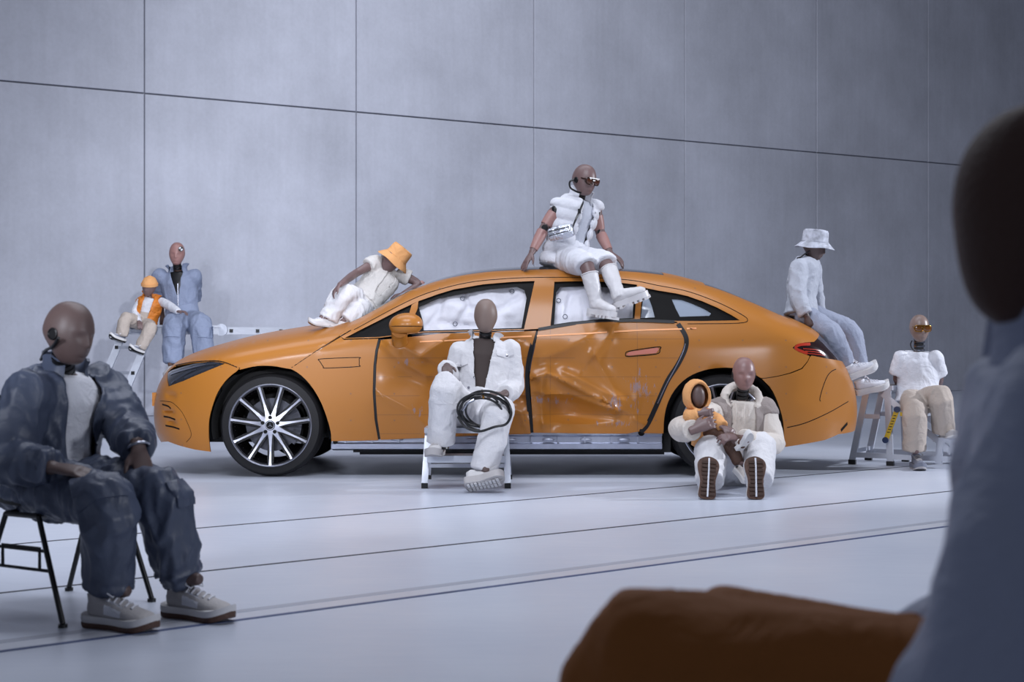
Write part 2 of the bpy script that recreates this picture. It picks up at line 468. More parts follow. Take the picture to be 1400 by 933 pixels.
def fill2d(outer, holes=(), step=0.02):
    """triangulate a polygon with holes, with interior points on a grid"""
    loops = [densify(outer, step * 1.2)] + [densify(h, step * 1.2) for h in holes]
    pts = []; edges = []
    for l in loops:
        n0 = len(pts); pts += l; edges += [(n0 + i, n0 + (i + 1) % len(l)) for i in range(len(l))]
    A = np.array(loops[0]); mn, mx = A.min(0), A.max(0)
    gx, gy = np.meshgrid(np.arange(mn[0] + step / 2, mx[0], step), np.arange(mn[1] + step / 2, mx[1], step))
    gx[1::2] += step / 2
    G = np.stack([gx.ravel(), gy.ravel()], 1)
    ok = inside_np(G, loops[0])
    for h in loops[1:]: ok &= ~inside_np(G, h)
    G = G[ok]
    B = np.array(pts)
    if len(G):
        d = np.full(len(G), 9.0)
        for i in range(0, len(B), 200):
            d = np.minimum(d, np.sqrt(((G[:, None] - B[None, i:i + 200]) ** 2).sum(2)).min(1))
        G = G[d > step * .5]
    allp = [Vector(p) for p in pts] + [Vector(p) for p in G]
    v, e, f, *_ = delaunay_2d_cdt(allp, edges, [], 0, 1e-6)
    cen = np.array([[(v[a][0] + v[b][0] + v[c][0]) / 3, (v[a][1] + v[b][1] + v[c][1]) / 3] for a, b, c in f])
    ok = inside_np(cen, loops[0])
    for h in loops[1:]: ok &= ~inside_np(cen, h)
    return [(p[0], p[1]) for p in v], [tuple(t) for t, k in zip(f, ok) if k]
def with_flange(verts, faces, off):
    """close the rim of an open sheet with a return of depth off (vector)"""
    cnt = {}
    for f in faces:
        for a, b in zip(f, f[1:] + f[:1]):
            cnt[(a, b)] = cnt.get((a, b), 0) + 1
    bd = [e for e in cnt if (e[1], e[0]) not in cnt]
    m = {}; verts = list(verts); faces = list(faces)
    for a, b in bd:
        for i in (a, b):
            if i not in m: m[i] = len(verts); verts.append(tuple(Vector(verts[i]) + off))
        faces.append((b, a, m[a], m[b]))
    return verts, faces

car = empty('car', (0, CARY, 0))
tag(car, 'orange sedan with a dented, crash-tested side and dummies on it', 'car')
def carput(name, verts, faces, m, parent=None, mirror=True, angle=48):
    me = mesh(verts, faces); me.name = name; shade(me, angle); me.materials.append(m)
    o = bpy.data.objects.new(name, me); C.objects.link(o); o.parent = parent or car
    if mirror:
        o2 = bpy.data.objects.new(name, me); C.objects.link(o2); o2.parent = parent or car; o2.scale = (1, -1, 1)
    return o
def side_panel(name, outer, m, holes=(), step=.02, disp=None, inset=0.0, flange=.022, mirror=True, parent=None):
    v2, f = fill2d(outer, holes, step)
    vs = []
    for u, z in v2:
        x, y = car_y(u, z); d = disp(x, z) if disp else 0.0
        vs.append((x, -(y - inset + d), z))
    if flange: vs, f = with_flange(vs, f, Vector((0, flange, 0)))
    return carput(name, vs, f, m, parent, mirror)
def top_grid(x0, x1, nu=40, nv=22, lift=0.0):
    u0, u1 = x2u(x0), x2u(x1); vs = []; fs = []
    for i in range(nu + 1):
        u = u0 + (u1 - u0) * i / nu; x, pf = u2x(u, .9)
        zs, zt, m, tb = f_zs(x), f_zt(x), f_m(x), f_tb(x)
        pb = math.asin(min(1, tb ** (m / 2)))
        for j in range(2 * nv + 1):
            jj = j if j <= nv else 2 * nv - j
            ps = pb + (math.pi / 2 - pb) * jj / nv
            z = zs + (zt - zs) * math.sin(ps) ** (2 / m)
            xx, pf = u2x(u, z)
            y = wside(x, z) * pf * max(0, math.cos(ps)) ** (2 / m)
            vs.append((xx, -y if j <= nv else y, z + lift))
    w = 2 * nv + 1
    for i in range(nu):
        for j in range(2 * nv):
            fs.append((i * w + j, (i + 1) * w + j, (i + 1) * w + j + 1, i * w + j + 1))
    return vs, fs
def weld(vs, fs, d=.0015):
    me = mesh(vs, fs); bm = bmesh.new(); bm.from_mesh(me)
    bmesh.ops.remove_doubles(bm, verts=bm.verts, dist=d)
    bm.verts.index_update()
    v = [tuple(x.co) for x in bm.verts]; f = [tuple(x.index for x in p.verts) for p in bm.faces]
    bm.free(); bpy.data.meshes.remove(me); return v, f

# --- paint
def paint(name, marks=False):
    m = bpy.data.materials.new(name); m.use_nodes = True
    nt = m.node_tree; L = nt.links; b = nt.nodes['Principled BSDF']
    base = srgb(172, 109, 38)
    b.inputs['Roughness'].default_value = 0.44; b.inputs['Specular IOR Level'].default_value = 0.32
    b.inputs['Coat Weight'].default_value = 0.4; b.inputs['Coat Roughness'].default_value = 0.2
    tc = nt.nodes.new('ShaderNodeTexCoord'); sx = nt.nodes.new('ShaderNodeSeparateXYZ'); L.new(tc.outputs['Object'], sx.inputs[0])
    def math_(op, a, c=None, d=None):
        n = nt.nodes.new('ShaderNodeMath'); n.operation = op
        for i, v in enumerate((a, c, d)):
            if v is None: continue
            if isinstance(v, (int, float)): n.inputs[i].default_value = v
            else: L.new(v, n.inputs[i])
        return n.outputs[0]
    # small target dots and thin measuring lines drawn on the shell
    def lines(coord, period, off, w):
        fr = math_('FRACT', math_('MULTIPLY_ADD', coord, 1 / period, off))
        return math_('LESS_THAN', math_('ABSOLUTE', math_('SUBTRACT', fr, .5)), w / period / 2)
    col = nt.nodes.new('ShaderNodeRGB'); col.outputs[0].default_value = (*base, 1); cur = col.outputs[0]
    def over(fac, c):
        nonlocal cur
        mx = nt.nodes.new('ShaderNodeMix'); mx.data_type = 'RGBA'; L.new(fac, mx.inputs[0]); L.new(cur, mx.inputs[6]); mx.inputs[7].default_value = (*c, 1); cur = mx.outputs[2]
    dx = math_('SUBTRACT', math_('FRACT', math_('MULTIPLY_ADD', sx.outputs[0], 1 / .31, .2)), .5)
    dz = math_('SUBTRACT', math_('FRACT', math_('MULTIPLY_ADD', sx.outputs[2], 1 / .19, .37)), .5)
    r2 = math_('ADD', math_('POWER', math_('MULTIPLY', dx, .31), 2.0), math_('POWER', math_('MULTIPLY', dz, .19), 2.0))
    over(math_('MULTIPLY', math_('LESS_THAN', r2, .000042), .5), srgb(110, 92, 84))
    if marks:
        ln = math_('MAXIMUM', lines(sx.outputs[2], .135, .21, .004), lines(sx.outputs[0], .62, .06, .004))
        nz = nt.nodes.new('ShaderNodeTexNoise'); nz.inputs['Scale'].default_value = 5; L.new(tc.outputs['Object'], nz.inputs['Vector'])
        ln = math_('MULTIPLY', ln, math_('GREATER_THAN', nz.outputs['Fac'], .43))
        over(math_('MULTIPLY', ln, .5), srgb(96, 70, 50))
        mp = nt.nodes.new('ShaderNodeMapping'); mp.inputs['Scale'].default_value = (26, 1, 7); L.new(tc.outputs['Object'], mp.inputs['Vector'])
        n1 = nt.nodes.new('ShaderNodeTexNoise'); n1.inputs['Scale'].default_value = 1.6; n1.inputs['Detail'].default_value = 8; n1.inputs['Roughness'].default_value = .7; L.new(mp.outputs[0], n1.inputs['Vector'])
        mask = None
        for (cx_, cz_, wx, wz) in ((.90, .62, .17, .26), (.74, .52, .12, .10), (.25, .55, .3, .05), (.72, .385, .22, .045), (-.64, .47, .17, .07), (-.72, .82, .14, .06), (-.2, .44, .2, .07)):
            g = math_('ADD', math_('POWER', math_('MULTIPLY', math_('SUBTRACT', sx.outputs[0], cx_), 1 / wx), 2.0), math_('POWER', math_('MULTIPLY', math_('SUBTRACT', sx.outputs[2], cz_), 1 / wz), 2.0))
            g = math_('SUBTRACT', 1.0, g, None); g = math_('MAXIMUM', g, 0.0)
            mask = g if mask is None else math_('MAXIMUM', mask, g)
        sc = math_('GREATER_THAN', math_('MULTIPLY_ADD', mask, .22, n1.outputs['Fac']), .735)
        sc = math_('MULTIPLY', sc, math_('GREATER_THAN', mask, .02))
        over(math_('MULTIPLY', sc, .62), srgb(132, 126, 140))
    L.new(cur, b.inputs['Base Color'])
    return m
M_paint = paint('orange_paint'); M_paintm = paint('orange_paint_marked', True)
M_black = mat('black_trim', srgb(15, 14, 14), 0.5, spec=.12)
M_gloss = mat('black_gloss', srgb(16, 15, 16), 0.12)
M_seal = mat('black_rubber_seal', srgb(22, 22, 25), 0.4, spec=.3)
M_chromed = mat('dark_chrome', srgb(120, 122, 136), 0.28, 1.0)
M_roofglass = mat('tinted_roof_glass', srgb(30, 31, 38), 0.06, coat=1.0)
M_liner = mat('arch_liner', srgb(20, 19, 20), 0.85, bump=.2)
M_silver = mat('bare_aluminium', srgb(176, 180, 194), 0.36, .85, bump=.12, bscale=25, var=.08, vscale=9)
M_airbag = mat('airbag_nylon', srgb(226, 226, 234), 0.75, bump=.25, bscale=40)
M_tyre = mat('tyre_rubber', srgb(26, 25, 27), 0.65, bump=.15, bscale=90, spec=.35)
M_rim = mat('machined_alloy', srgb(190, 191, 202), 0.3, .95)
M_rimdark = mat('dark_alloy', srgb(20, 19, 21), 0.25, .3)
M_disc = mat('brake_steel', srgb(66, 67, 74), 0.4, .8)
M_laserline = mat('laser_line_orange', srgb(250, 178, 120), 0.5)  # colour of the projected laser line, painted on as strips
M_pink = mat('pink_insert', srgb(196, 118, 100), 0.5)
M_lampglass = mat('lamp_glass_dark', srgb(40, 42, 48), 0.05, coat=1.0)
M_lampsilver = mat('lamp_reflector', srgb(190, 194, 206), 0.15, 1.0)
M_tail = mat('tail_lamp_dark', srgb(34, 12, 10), 0.1, coat=1.0)
M_tailred = mat('tail_lamp_red', srgb(176, 50, 30), 0.2, coat=1.0)
M_bluedash = mat('blue_trim', srgb(38, 84, 150), 0.5)
M_interior = mat('interior_dark', srgb(18, 18, 20), 0.9)

ARCH_F = smooth2(pxs([(285, 618), (285, 590), (286, 574), (290, 557), (298, 536), (311, 518), (328.6, 505), (346, 499.2), (365, 498), (385, 500.5), (405.7, 509), (424, 526), (438, 548.6), (447, 571.7), (452, 590), (453, 603)]), 3)
ARCH_R = smooth2(pxs([(907, 593), (908, 573.5), (912, 553.8), (922, 534), (939, 517), (961, 507), (986, 503), (1008, 504.5), (1033, 512), (1052.5, 529), (1063.6, 551), (1071, 578), (1072.5, 611.7)]), 3)
def arch_pick(arch, i0, i1): return arch[i0 * 3:i1 * 3 + 1]
def strip(name, pts, width, m, parent=None, proud=.004, mirror=False, disp=None, thick=.004):
    """thin strip lying on the side of the shell along a traced line"""
    c = [tuple(p) for p in smooth_path(pts, 5)] if len(pts) > 2 else densify(list(pts) + [pts[-1]], .03) + [pts[-1]]
    vs = []; n = len(c)
    for i, (u, z) in enumerate(c):
        a = c[max(0, i - 1)]; b_ = c[min(n - 1, i + 1)]; t = Vector((b_[0] - a[0], b_[1] - a[1])); t.normalize()
        nn = (-t.y * width / 2, t.x * width / 2)
        for s in (1, -1):
            uu, zz = u + nn[0] * s, z + nn[1] * s; x, y = car_y(uu, zz); y += (disp(x, zz) if disp else 0)
            vs.append((x, -(y + proud), zz)); vs.append((x, -(y - thick), zz))
    fs = []
    for i in range(n - 1):
        a = i * 4; b_ = a + 4
        fs += [(a + 2, b_ + 2, b_, a), (a, b_, b_ + 1, a + 1), (a + 3, b_ + 3, b_ + 2, a + 2)]
    return carput(name, vs, fs, m, parent, mirror)
# --- nose: bumper, headlamps, hood
HEAD = pxs([(229.5, 509), (230.5, 529), (251.4, 521), (277, 510), (297.7, 501.5), (308, 496.3), (287.4, 494.5), (264, 498), (246, 503)])
hood_cut = x2u(-2.545)
ztbh = z_tb(hood_cut)
bump_top = curve_tb(-2.734, -2.545, 12)
bumper_poly = [(U_F, .20), (U_F, .48)] + [p for p in bump_top if p[1] > .48] + pxs([(238.5, 501.5), (229.5, 509), (230.5, 529), (251.4, 521), (277, 510), (297.7, 501.5), (308, 497.3), (327, 504.3)]) \
    + list(reversed(arch_pick(ARCH_F, 0, 6)))[1:] + pxs([(262, 615), (240, 609.5), (225, 604)]) + [(U_F + .35, .215)]
def vents(x, z):
    d = 0.0
    for (cx_, cz_, rx, rz, a) in ((-2.475, .575, .05, .022, -.02), (-2.50, .455, .05, .012, -.03), (-2.47, .375, .05, .012, -.03), (-2.49, .47, .11, .19, .010)):
        q = ((x - cx_) / rx) ** 2 + ((z - cz_) / rz) ** 2
        d += a * math.exp(-q ** 2)
    return d
bump = side_panel('front_bumper', bumper_poly, M_paint, step=.018, disp=vents)
strip('bumper_seam', pxs([(219, 548.5), (228, 549), (237, 551.5), (249, 564), (259, 586), (260, 597), (252, 605)]), .004, M_black, bump, proud=.0005, thick=.002, disp=vents)
for q_ in ([(222, 553), (230, 555.5), (234, 559)], [(224, 569.5), (232, 571), (240, 574)], [(226, 582), (236, 584), (245, 587)]):
    strip('slot_shade', pxs(q_), .012, M_black, bump, proud=.0005, thick=.004, disp=vents)  # black strips paint the shade inside the bumper recesses
strip('shut_line', pxs([(240, 499.6), (264, 495), (292, 493.6), (308, 496), (328, 504)]), .007, M_black, bump, proud=.0, thick=.006)
v, f = top_grid(-2.734, -2.545, 10, 12); carput('nose_panel', *with_flange(v, f, Vector((0, 0, -.01))), M_paint, mirror=False)
hl = side_panel('headlamp', HEAD, M_lampglass, step=.02, inset=.006, flange=.01)
for l, w in (([(233, 512), (250, 506), (280, 499), (300, 496.5)], .012), ([(234, 524), (250, 512), (262, 506)], .012), ([(240, 521), (258, 509), (268, 505)], .010), ([(252, 516.5), (275, 507), (292, 501)], .016)):
    strip('reflector', pxs(l), w, M_lampsilver, hl, proud=.003)
# clamshell hood = side flaps + top
hood_low = pxs([(238.5, 499.5), (264, 494.5), (292, 492.8), (308, 495.3), (328.6, 503.3)]) + arch_pick(ARCH_F, 6, 9)[2:] + pxs([(397.5, 502.5), (430, 481), (464, 459)])
hood_top = curve_tb(-2.545, -1.19, 44)
hood_poly = hood_low + [(x2u(-1.19), px2uz(484, 447)[1])] + list(reversed(hood_top))
v2, f2 = fill2d(hood_poly, (), .022)
sv = [(lambda q: (q[0], -q[1], p[1]))(car_y(*p)) for p in v2]
sv2 = [(a, -b_, c_) for a, b_, c_ in sv]; sf2 = [tuple(reversed(t)) for t in f2]
tv, tf = top_grid(-2.545, -1.19, 44, 14)
allv = tv + sv + sv2; allf = tf + [tuple(i + len(tv) for i in t) for t in f2] + [tuple(i + len(tv) + len(sv) for i in t) for t in sf2]
allv, allf = weld(allv, allf, .004)
strip('shut_line', pxs([(398.5, 503), (430, 481.8), (465, 460)]), .005, M_black, None, proud=.0, thick=.006)
hood = carput('hood', *with_flange(allv, allf, Vector((0, 0, -.012))), M_paint, mirror=False)
# --- glass and roof
v, f = top_grid(-1.19, -.50, 20, 16, -.004); carput('windscreen', *with_flange(v, f, Vector((0, 0, -.012))), M_roofglass, mirror=False)
v, f = top_grid(-.50, 1.12, 40, 16, -.003); carput('roof_glass', *with_flange(v, f, Vector((0, 0, -.012))), M_roofglass, mirror=False)
v, f = top_grid(1.12, 1.42, 10, 16, 0); carput('roof_rear_panel', *with_flange(v, f, Vector((0, 0, -.012))), M_paint, mirror=False)
v, f = top_grid(1.42, 2.06, 20, 16, -.004); carput('rear_glass', *with_flange(v, f, Vector((0, 0, -.012))), M_roofglass, mirror=False)
v, f = top_grid(2.06, 2.634, 24, 16, 0); carput('boot_lid', *with_flange(v, f, Vector((0, 0, -.012))), M_paint, mirror=False)
# --- body side with window openings
DLO_F = pxs([(471, 462.5), (500, 447.5), (520, 437.5), (545, 424.5), (572, 412), (600, 402), (620, 396), (660, 389), (700, 385.6), (731, 384.4), (716.5, 450), (650, 452), (580, 453.5), (518, 461)])
DLO_R = pxs([(758, 385.4), (790, 384.6), (820, 385), (850, 387), (871, 389.5), (867.5, 436), (820, 438), (780, 442), (752.5, 446.5)])
DLO_Q = pxs([(878, 393), (900, 397.5), (925, 401.5), (940, 405), (960, 412), (980, 420.5), (1000, 431), (1011.5, 438.2), (960, 439.2), (926, 439), (900, 437.8), (875, 437)])
TAIL_LOW = pxs([(1083.5, 476), (1092, 481.5), (1110, 486.5), (1130, 490.5)])
x_te = 2.475
tail_hi = pxs([(1083.5, 476), (1088, 471.5), (1100, 468.5), (1113, 467.5)])
up_te = [p for p in curve_tb(2.30, x_te, 10) if p[1] < tail_hi[-1][1] + .0]
TAIL = list(reversed(tail_hi))[::1]
u_e = tail_hi[-1][0] + .12
TAIL = tail_hi + [p for p in curve_tb(2.2, x_te, 24) if p[0] > u_e - .012] + list(reversed(TAIL_LOW))
door_rear = smooth2(pxs([(925, 440), (935, 454), (940.5, 467), (937, 480), (927, 500), (913.5, 522), (898.5, 556), (887, 581), (880, 592.5)]), 3)
roofline = curve_tb(-1.19, 2.30, 90)
sideP = pxs([(464.5, 459), (470, 463.5), (518, 462), (580, 454.6), (650, 453), (716.5, 451.2), (734, 450), (780, 443), (820, 439.2), (868, 438), (900, 439)]) + door_rear \
    + arch_pick(ARCH_R, 0, 8)[:-1] + pxs([(1041, 517.5), (1062, 514.5), (1080, 510), (1096, 503.5), (1104, 494), (1107, 487)]) + [TAIL_LOW[1], TAIL_LOW[0]] + tail_hi[1:] \
    + [p for p in reversed(roofline) if p[0] <= tail_hi[-1][0] + .12] + [(x2u(-1.19), px2uz(484, 447)[1])]
body = side_panel('body_side', sideP, M_paint, holes=(DLO_F, DLO_R, DLO_Q), step=.022)
bumpR = pxs([(1107.6, 488.2), (1104.5, 495), (1097, 504.5), (1081, 511), (1063, 515.3), (1042, 518.5)]) + arch_pick(ARCH_R, 9, 12) + pxs([(1100, 607.5), (1130, 602), (1148, 594)]) + [(U_R - .3, .30), (U_R, .30), (U_R, .46)] \
    + [p for p in reversed(curve_tb(x_te, 2.634, 12))] + list(reversed(TAIL_LOW[2:]))
side_panel('rear_bumper', bumpR, M_paint, step=.022)
rb_ = C.objects['rear_bumper']
strip('bumper_seam', pxs([(1076, 585), (1100, 579), (1130, 566), (1150, 555), (1160, 549)]), .006, M_black, rb_, proud=.001, thick=.003)
strip('reflector_outline', pxs([(1122, 549), (1121, 545), (1125, 530), (1131, 515), (1137, 508), (1143, 505)]), .006, M_black, rb_, proud=.001, thick=.003)
strip('diffuser_notch', pxs([(1151, 589), (1155, 584), (1159, 579)]), .024, M_black, rb_, proud=.002, thick=.004)
tl = side_panel('tail_lamp', TAIL, M_tail, step=.02, inset=.004, flange=.015)
strip('lamp_curve', pxs([(1104, 483.5), (1091, 478.5), (1088, 475), (1094, 471.5), (1108, 470.5)]), .02, M_tailred, tl, proud=.001)
for k in range(3): strip('lamp_element', pxs([(1098 + k * 3, 477 + 3.2 * k), (1112 + k * 3, 478 + 3.4 * k), (1122 + k * 3, 480 + 3.2 * k)]), .006, M_tailred, tl, proud=.001)
# --- fender
FEN = arch_pick(ARCH_F, 9, 15)[1:] + pxs([(453, 603.5), (485, 603), (517, 602.3), (512, 574), (509.5, 536), (510.5, 500), (513, 480), (517, 463.5), (470, 465), (466, 461)]) + pxs([(431, 482.5), (399, 503.8)])
fen = side_panel('front_fender', list(reversed(FEN)), M_paint, step=.025)
ven = pxs([(437, 494), (439, 491), (489, 489), (491, 491), (491, 499), (489, 501.5), (446, 503.5), (442, 501.5), (437, 494)])
strip('vent_outline', ven, .005, M_black, fen, proud=.0015, thick=.002)
# --- doors with crash dents
def seg_d(x, z, pl):
    best = 9.0; par = 0
    for i in range(len(pl) - 1):
        ax, az = pl[i]; bx, bz = pl[i + 1]; dx, dz = bx - ax, bz - az
        t = max(0, min(1, ((x - ax) * dx + (z - az) * dz) / (dx * dx + dz * dz + 1e-9)))
        qx, qz = ax + dx * t - x, az + dz * t - z; d = math.hypot(qx, qz)
        if d < best: best = d; side = (dx * (z - az) - dz * (x - ax)); par = math.copysign(1, side)
    return best, par
def creases(spec, bowls):
    spec = [(pxs(pl), a, s, asym) for pl, a, s, asym in spec]
    bw = []
    for (px_, py_, rx, rz, a) in bowls:
        u, z = px2uz(px_, py_); bw.append((u, z, rx, rz, a))
    def f(x, z):
        d = 0.0
        for u, zz, rx, rz, a in bw:
            d += 2.1 * a * math.exp(-(((x - u) / rx) ** 2 + ((z - zz) / rz) ** 2))
        for pl, a, s, asym in spec:
            dist, sd = seg_d(x, z, pl)
            ss = s * (asym if sd > 0 else 1.0)
            if dist < 4 * ss: d += 1.9 * a * math.exp(-dist / ss) * (1 if dist > .006 else .94)
        return d
    return f
front_dent = creases([
    ([(533, 471), (546, 478), (552, 476), (575, 488)], .020, .030, 2.4),
    ([(534, 483), (555, 497), (583, 514)], .018, .035, 2.0),
    ([(522, 540), (560, 560), (590, 590)], .014, .05, 1.6),
    ([(575, 488), (600, 470), (612, 462)], .015, .04, 1.5),
    ([(690, 548), (708, 540), (722, 541)], .022, .025, 1.8),
    ([(700, 560), (712, 565), (716, 580)], .018, .022, 1.5)],
    [(640, 530, .30, .22, -.075), (560, 515, .16, .12, -.018), (700, 500, .10, .22, -.02), (716, 545, .05, .05, -.02)])
rear_dent = creases([
    ([(735, 515.6), (748, 510.5), (776, 524), (817, 545)], .032, .030, 2.6),
    ([(745, 539), (781, 540), (812, 551), (842, 561)], .026, .026, 1.7),
    ([(770, 508), (797, 521), (826, 537), (849, 547)], .014, .030, 1.3),
    ([(812.6, 486), (819, 477), (835, 455)], .016, .030, 2.2),
    ([(812.6, 486), (822, 505), (843, 540)], .013, .05, 1.4),
    ([(741, 520), (738, 545), (741, 562), (742, 582)], .016, .02, 1.5),
    ([(743, 579), (790, 581), (838, 579)], .014, .018, 1.4),
    ([(840, 552), (841, 563)], .018, .012, 1.3),
    ([(868, 574), (878, 580)], .012, .016, 1.3),
    ([(737, 490), (770, 480), (800, 462)], .015, .06, 1.5)],
    [(775, 555, .18, .13, -.055), (765, 500, .16, .10, -.020), (830, 510, .22, .22, -.015), (790, 570, .25, .05, -.02)])
FD = pxs([(521, 465), (560, 461), (600, 456.5), (650, 455), (716, 453.3), (733, 452.5), (728, 470), (724, 484), (720, 500), (718.5, 515.5), (720, 542.6), (723, 569.6), (725.5, 593.5), (640, 596.5), (560, 600), (520.5, 601.8), (516, 574), (513.5, 536), (514.5, 500), (517, 480)])
fd = side_panel('front_door', list(reversed(FD)), M_paintm, step=.014, disp=front_dent)
rdl = [(925.5, 442), (933, 455), (936.5, 464), (933, 480), (924, 500), (910, 522), (895, 556), (883.5, 581), (875, 590), (857.6, 593.2)]
RD = pxs([(736, 451.8), (780, 444.6), (820, 440.8), (868, 439.6), (900, 440.4)] + rdl + [(790, 593), (729.5, 592), (728, 569), (726, 542), (724, 515), (727, 495), (732, 472)])
rd = side_panel('rear_door', list(reversed(RD)), M_paintm, step=.012, disp=rear_dent)
# weather seals showing in the sprung door gaps
strip('door_seal', pxs([(517.5, 464), (512, 490), (511.2, 536), (513.8, 574), (518.5, 601)]), .026, M_seal, fd, proud=-.008, thick=.02)
strip('door_seal', pxs([(733.5, 453), (726, 478), (721.5, 502), (721, 530), (724, 566), (727.5, 592)]), .030, M_seal, rd, proud=-.006, thick=.02)
strip('seal_edge', pxs([(732, 470), (727, 495), (725, 508)]), .012, M_chromed, rd, proud=.002, thick=.02)
strip('door_seal', pxs([(927, 443), (936, 457), (938.5, 467), (936, 480), (926, 500), (912, 522), (897, 556), (885, 581), (876, 591)]), .034, M_seal, rd, proud=.002, thick=.03)
strip('seal_edge', pxs([(937, 470), (933.5, 482), (924, 502), (911, 526), (899, 552)]), .006, M_chromed, rd, proud=.006, thick=.02)
strip('window_seal', pxs([(736, 450.5), (780, 443.4), (820, 439.6), (868, 438.4), (922, 440.2)]), .022, M_seal, rd, proud=.008, thick=.03)
hnd = side_panel('door_handle', pxs([(856, 485), (861, 481.3), (899, 475.5), (901, 477.5), (897, 483), (860, 486.5)]), M_pink, step=.02, disp=lambda x, z: rear_dent(x, z) + .006, mirror=False, parent=rd)
strip('handle_gap', pxs([(855, 485.6), (860, 480.5), (900, 474.6), (902, 478), (897.5, 484.2), (860, 487.6), (855, 485.6)]), .006, M_black, rd, proud=.003, disp=rear_dent)
strip('painted_laser_line', pxs([(574, 467.5), (640, 464.5), (700, 461), (727, 459.8)]), .010, M_laserline, fd, proud=.003, disp=front_dent)  # laser light across the doors, laid on as pale strips
strip('painted_laser_line', pxs([(734, 459.6), (800, 456.2), (870, 452), (932, 450)]), .010, M_laserline, rd, proud=.003, disp=rear_dent)
strip('painted_laser_line', pxs([(939, 449.6), (952, 449)]), .010, M_laserline, body, proud=.003)
strip('rail_seam', pxs([(484, 451), (534, 424), (570, 406.5), (600, 396), (640, 386.5), (680, 382), (730, 379.5), (800, 379.8), (860, 383), (900, 390.5), (940, 398.5), (980, 413), (1010, 428), (1022, 437), (1010, 442), (940, 443)]), .005, M_black, body, proud=.001, thick=.002)
strip('hood_seam', pxs([(466, 459.8), (480, 451.5)]), .008, M_black, body, proud=.0, thick=.006)
# black window surrounds with openings
def grow(poly, d):
    c = np.mean(np.array(poly), axis=0); return [(p[0] + math.copysign(min(abs(p[0] - c[0]), d), p[0] - c[0]), p[1] + math.copysign(min(abs(p[1] - c[1]), d), p[1] - c[1])) for p in poly]
OP_F = pxs([(572, 420), (600, 408), (630, 402), (670, 395.5), (706, 392), (717, 397), (720, 408), (713, 448.5), (600, 451.5), (579, 452), (578, 440)])
OP_R = pxs([(760.5, 400), (766, 392.5), (800, 391.5), (840, 393.5), (867, 397), (865.5, 435), (820, 436.5), (780, 440.5), (757.5, 443.8)])
OP_S = pxs([(880, 404), (887, 407), (892, 420), (895.5, 434), (876, 435)])
OP_Q = pxs([(918.5, 409), (932, 410), (946, 415), (962, 422), (973, 428.5), (970, 432), (930, 433.3), (924, 422)])
for nm, d, ops in (('window_surround', DLO_F, (OP_F,)), ('window_surround', DLO_R, (OP_R,)), ('window_surround', DLO_Q, (OP_S, OP_Q))):
    side_panel(nm, grow(d, .012), M_black, holes=ops, step=.03, inset=.014, flange=.02)
side_panel('window_divider', pxs([(563, 417), (572, 412), (571, 422), (566, 434), (558, 434)]), M_paint, inset=-.003, step=.03, mirror=False)
M_qglass = mat('quarter_glass', srgb(150, 160, 174), 0.05, coat=1.0)
side_panel('quarter_window', grow(OP_Q, .008), M_qglass, step=.04, inset=.02, flange=0)
side_panel('rear_door_window', grow(OP_S, .006), M_qglass, step=.04, inset=.02, flange=0)
# curtain airbags puffed up inside
def bag(name, poly, seed, seams):
    v2, f2 = fill2d(poly, (), .016); sm = [pxs(s) for s in seams]
    A = np.array(v2); nz = noise3(np.stack([A[:, 0] * 6, A[:, 1] * 7, np.full(len(A), seed)], 1)); nz2 = noise3(np.stack([A[:, 0] * 17 + 5 * A[:, 1], A[:, 1] * 15, np.full(len(A), seed + 3.3)], 1))
    vs = []
    for (u, z), a, b_ in zip(v2, nz, nz2):
        x, y = car_y(u, z); d = .028 * a + .016 * abs(b_)
        for s in sm: d -= .03 * math.exp(-(seg_d(u, z, s)[0] / .018) ** 2)
        vs.append((x, -(y - .07 + d), z))
    vs, f2 = with_flange(vs, f2, Vector((0, .10, 0)))
    return carput(name, vs, f2, M_airbag, mirror=False, angle=80)
b1 = bag('curtain_airbag', pxs([(555, 428), (600, 402), (660, 391), (722, 388), (724, 400), (716, 456), (560, 458)]), 1.7, ([(605, 404), (600, 425), (585, 444)], [(634, 396), (640, 420), (622, 446)], [(640, 420), (680, 424), (712, 405)], [(600, 440), (650, 446)]))
b2 = bag('curtain_airbag', pxs([(752, 386), (800, 386), (872, 390), (902, 402), (902, 440), (748, 448)]), 4.2, ([(775, 430), (781, 405), (795, 402), (800, 425), (800, 440)], [(830, 395), (825, 420), (835, 440)]))
for bb, l in ((b1, ((632, 408), (622, 443), (700, 398))), (b2, ((764, 411), (773, 433), (812, 400)))):
    for p in l:
        u, z = px2uz(*p); x, y = car_y(u, z); k = MB()
        k.tube([Vector((x + .016 * math.cos(a), -(y - .052), z + .016 * math.sin(a))) for a in [i * math.pi / 4 for i in range(8)]], .0028, 6, closed=True)
        carput('airbag_stud', k.v, k.f, M_chromed, bb, False)
m = MB(); m.box((-.60, -.78, .985), (.24, .06, .05)); carput('dashboard_tape', m.v, m.f, M_bluedash, mirror=False)
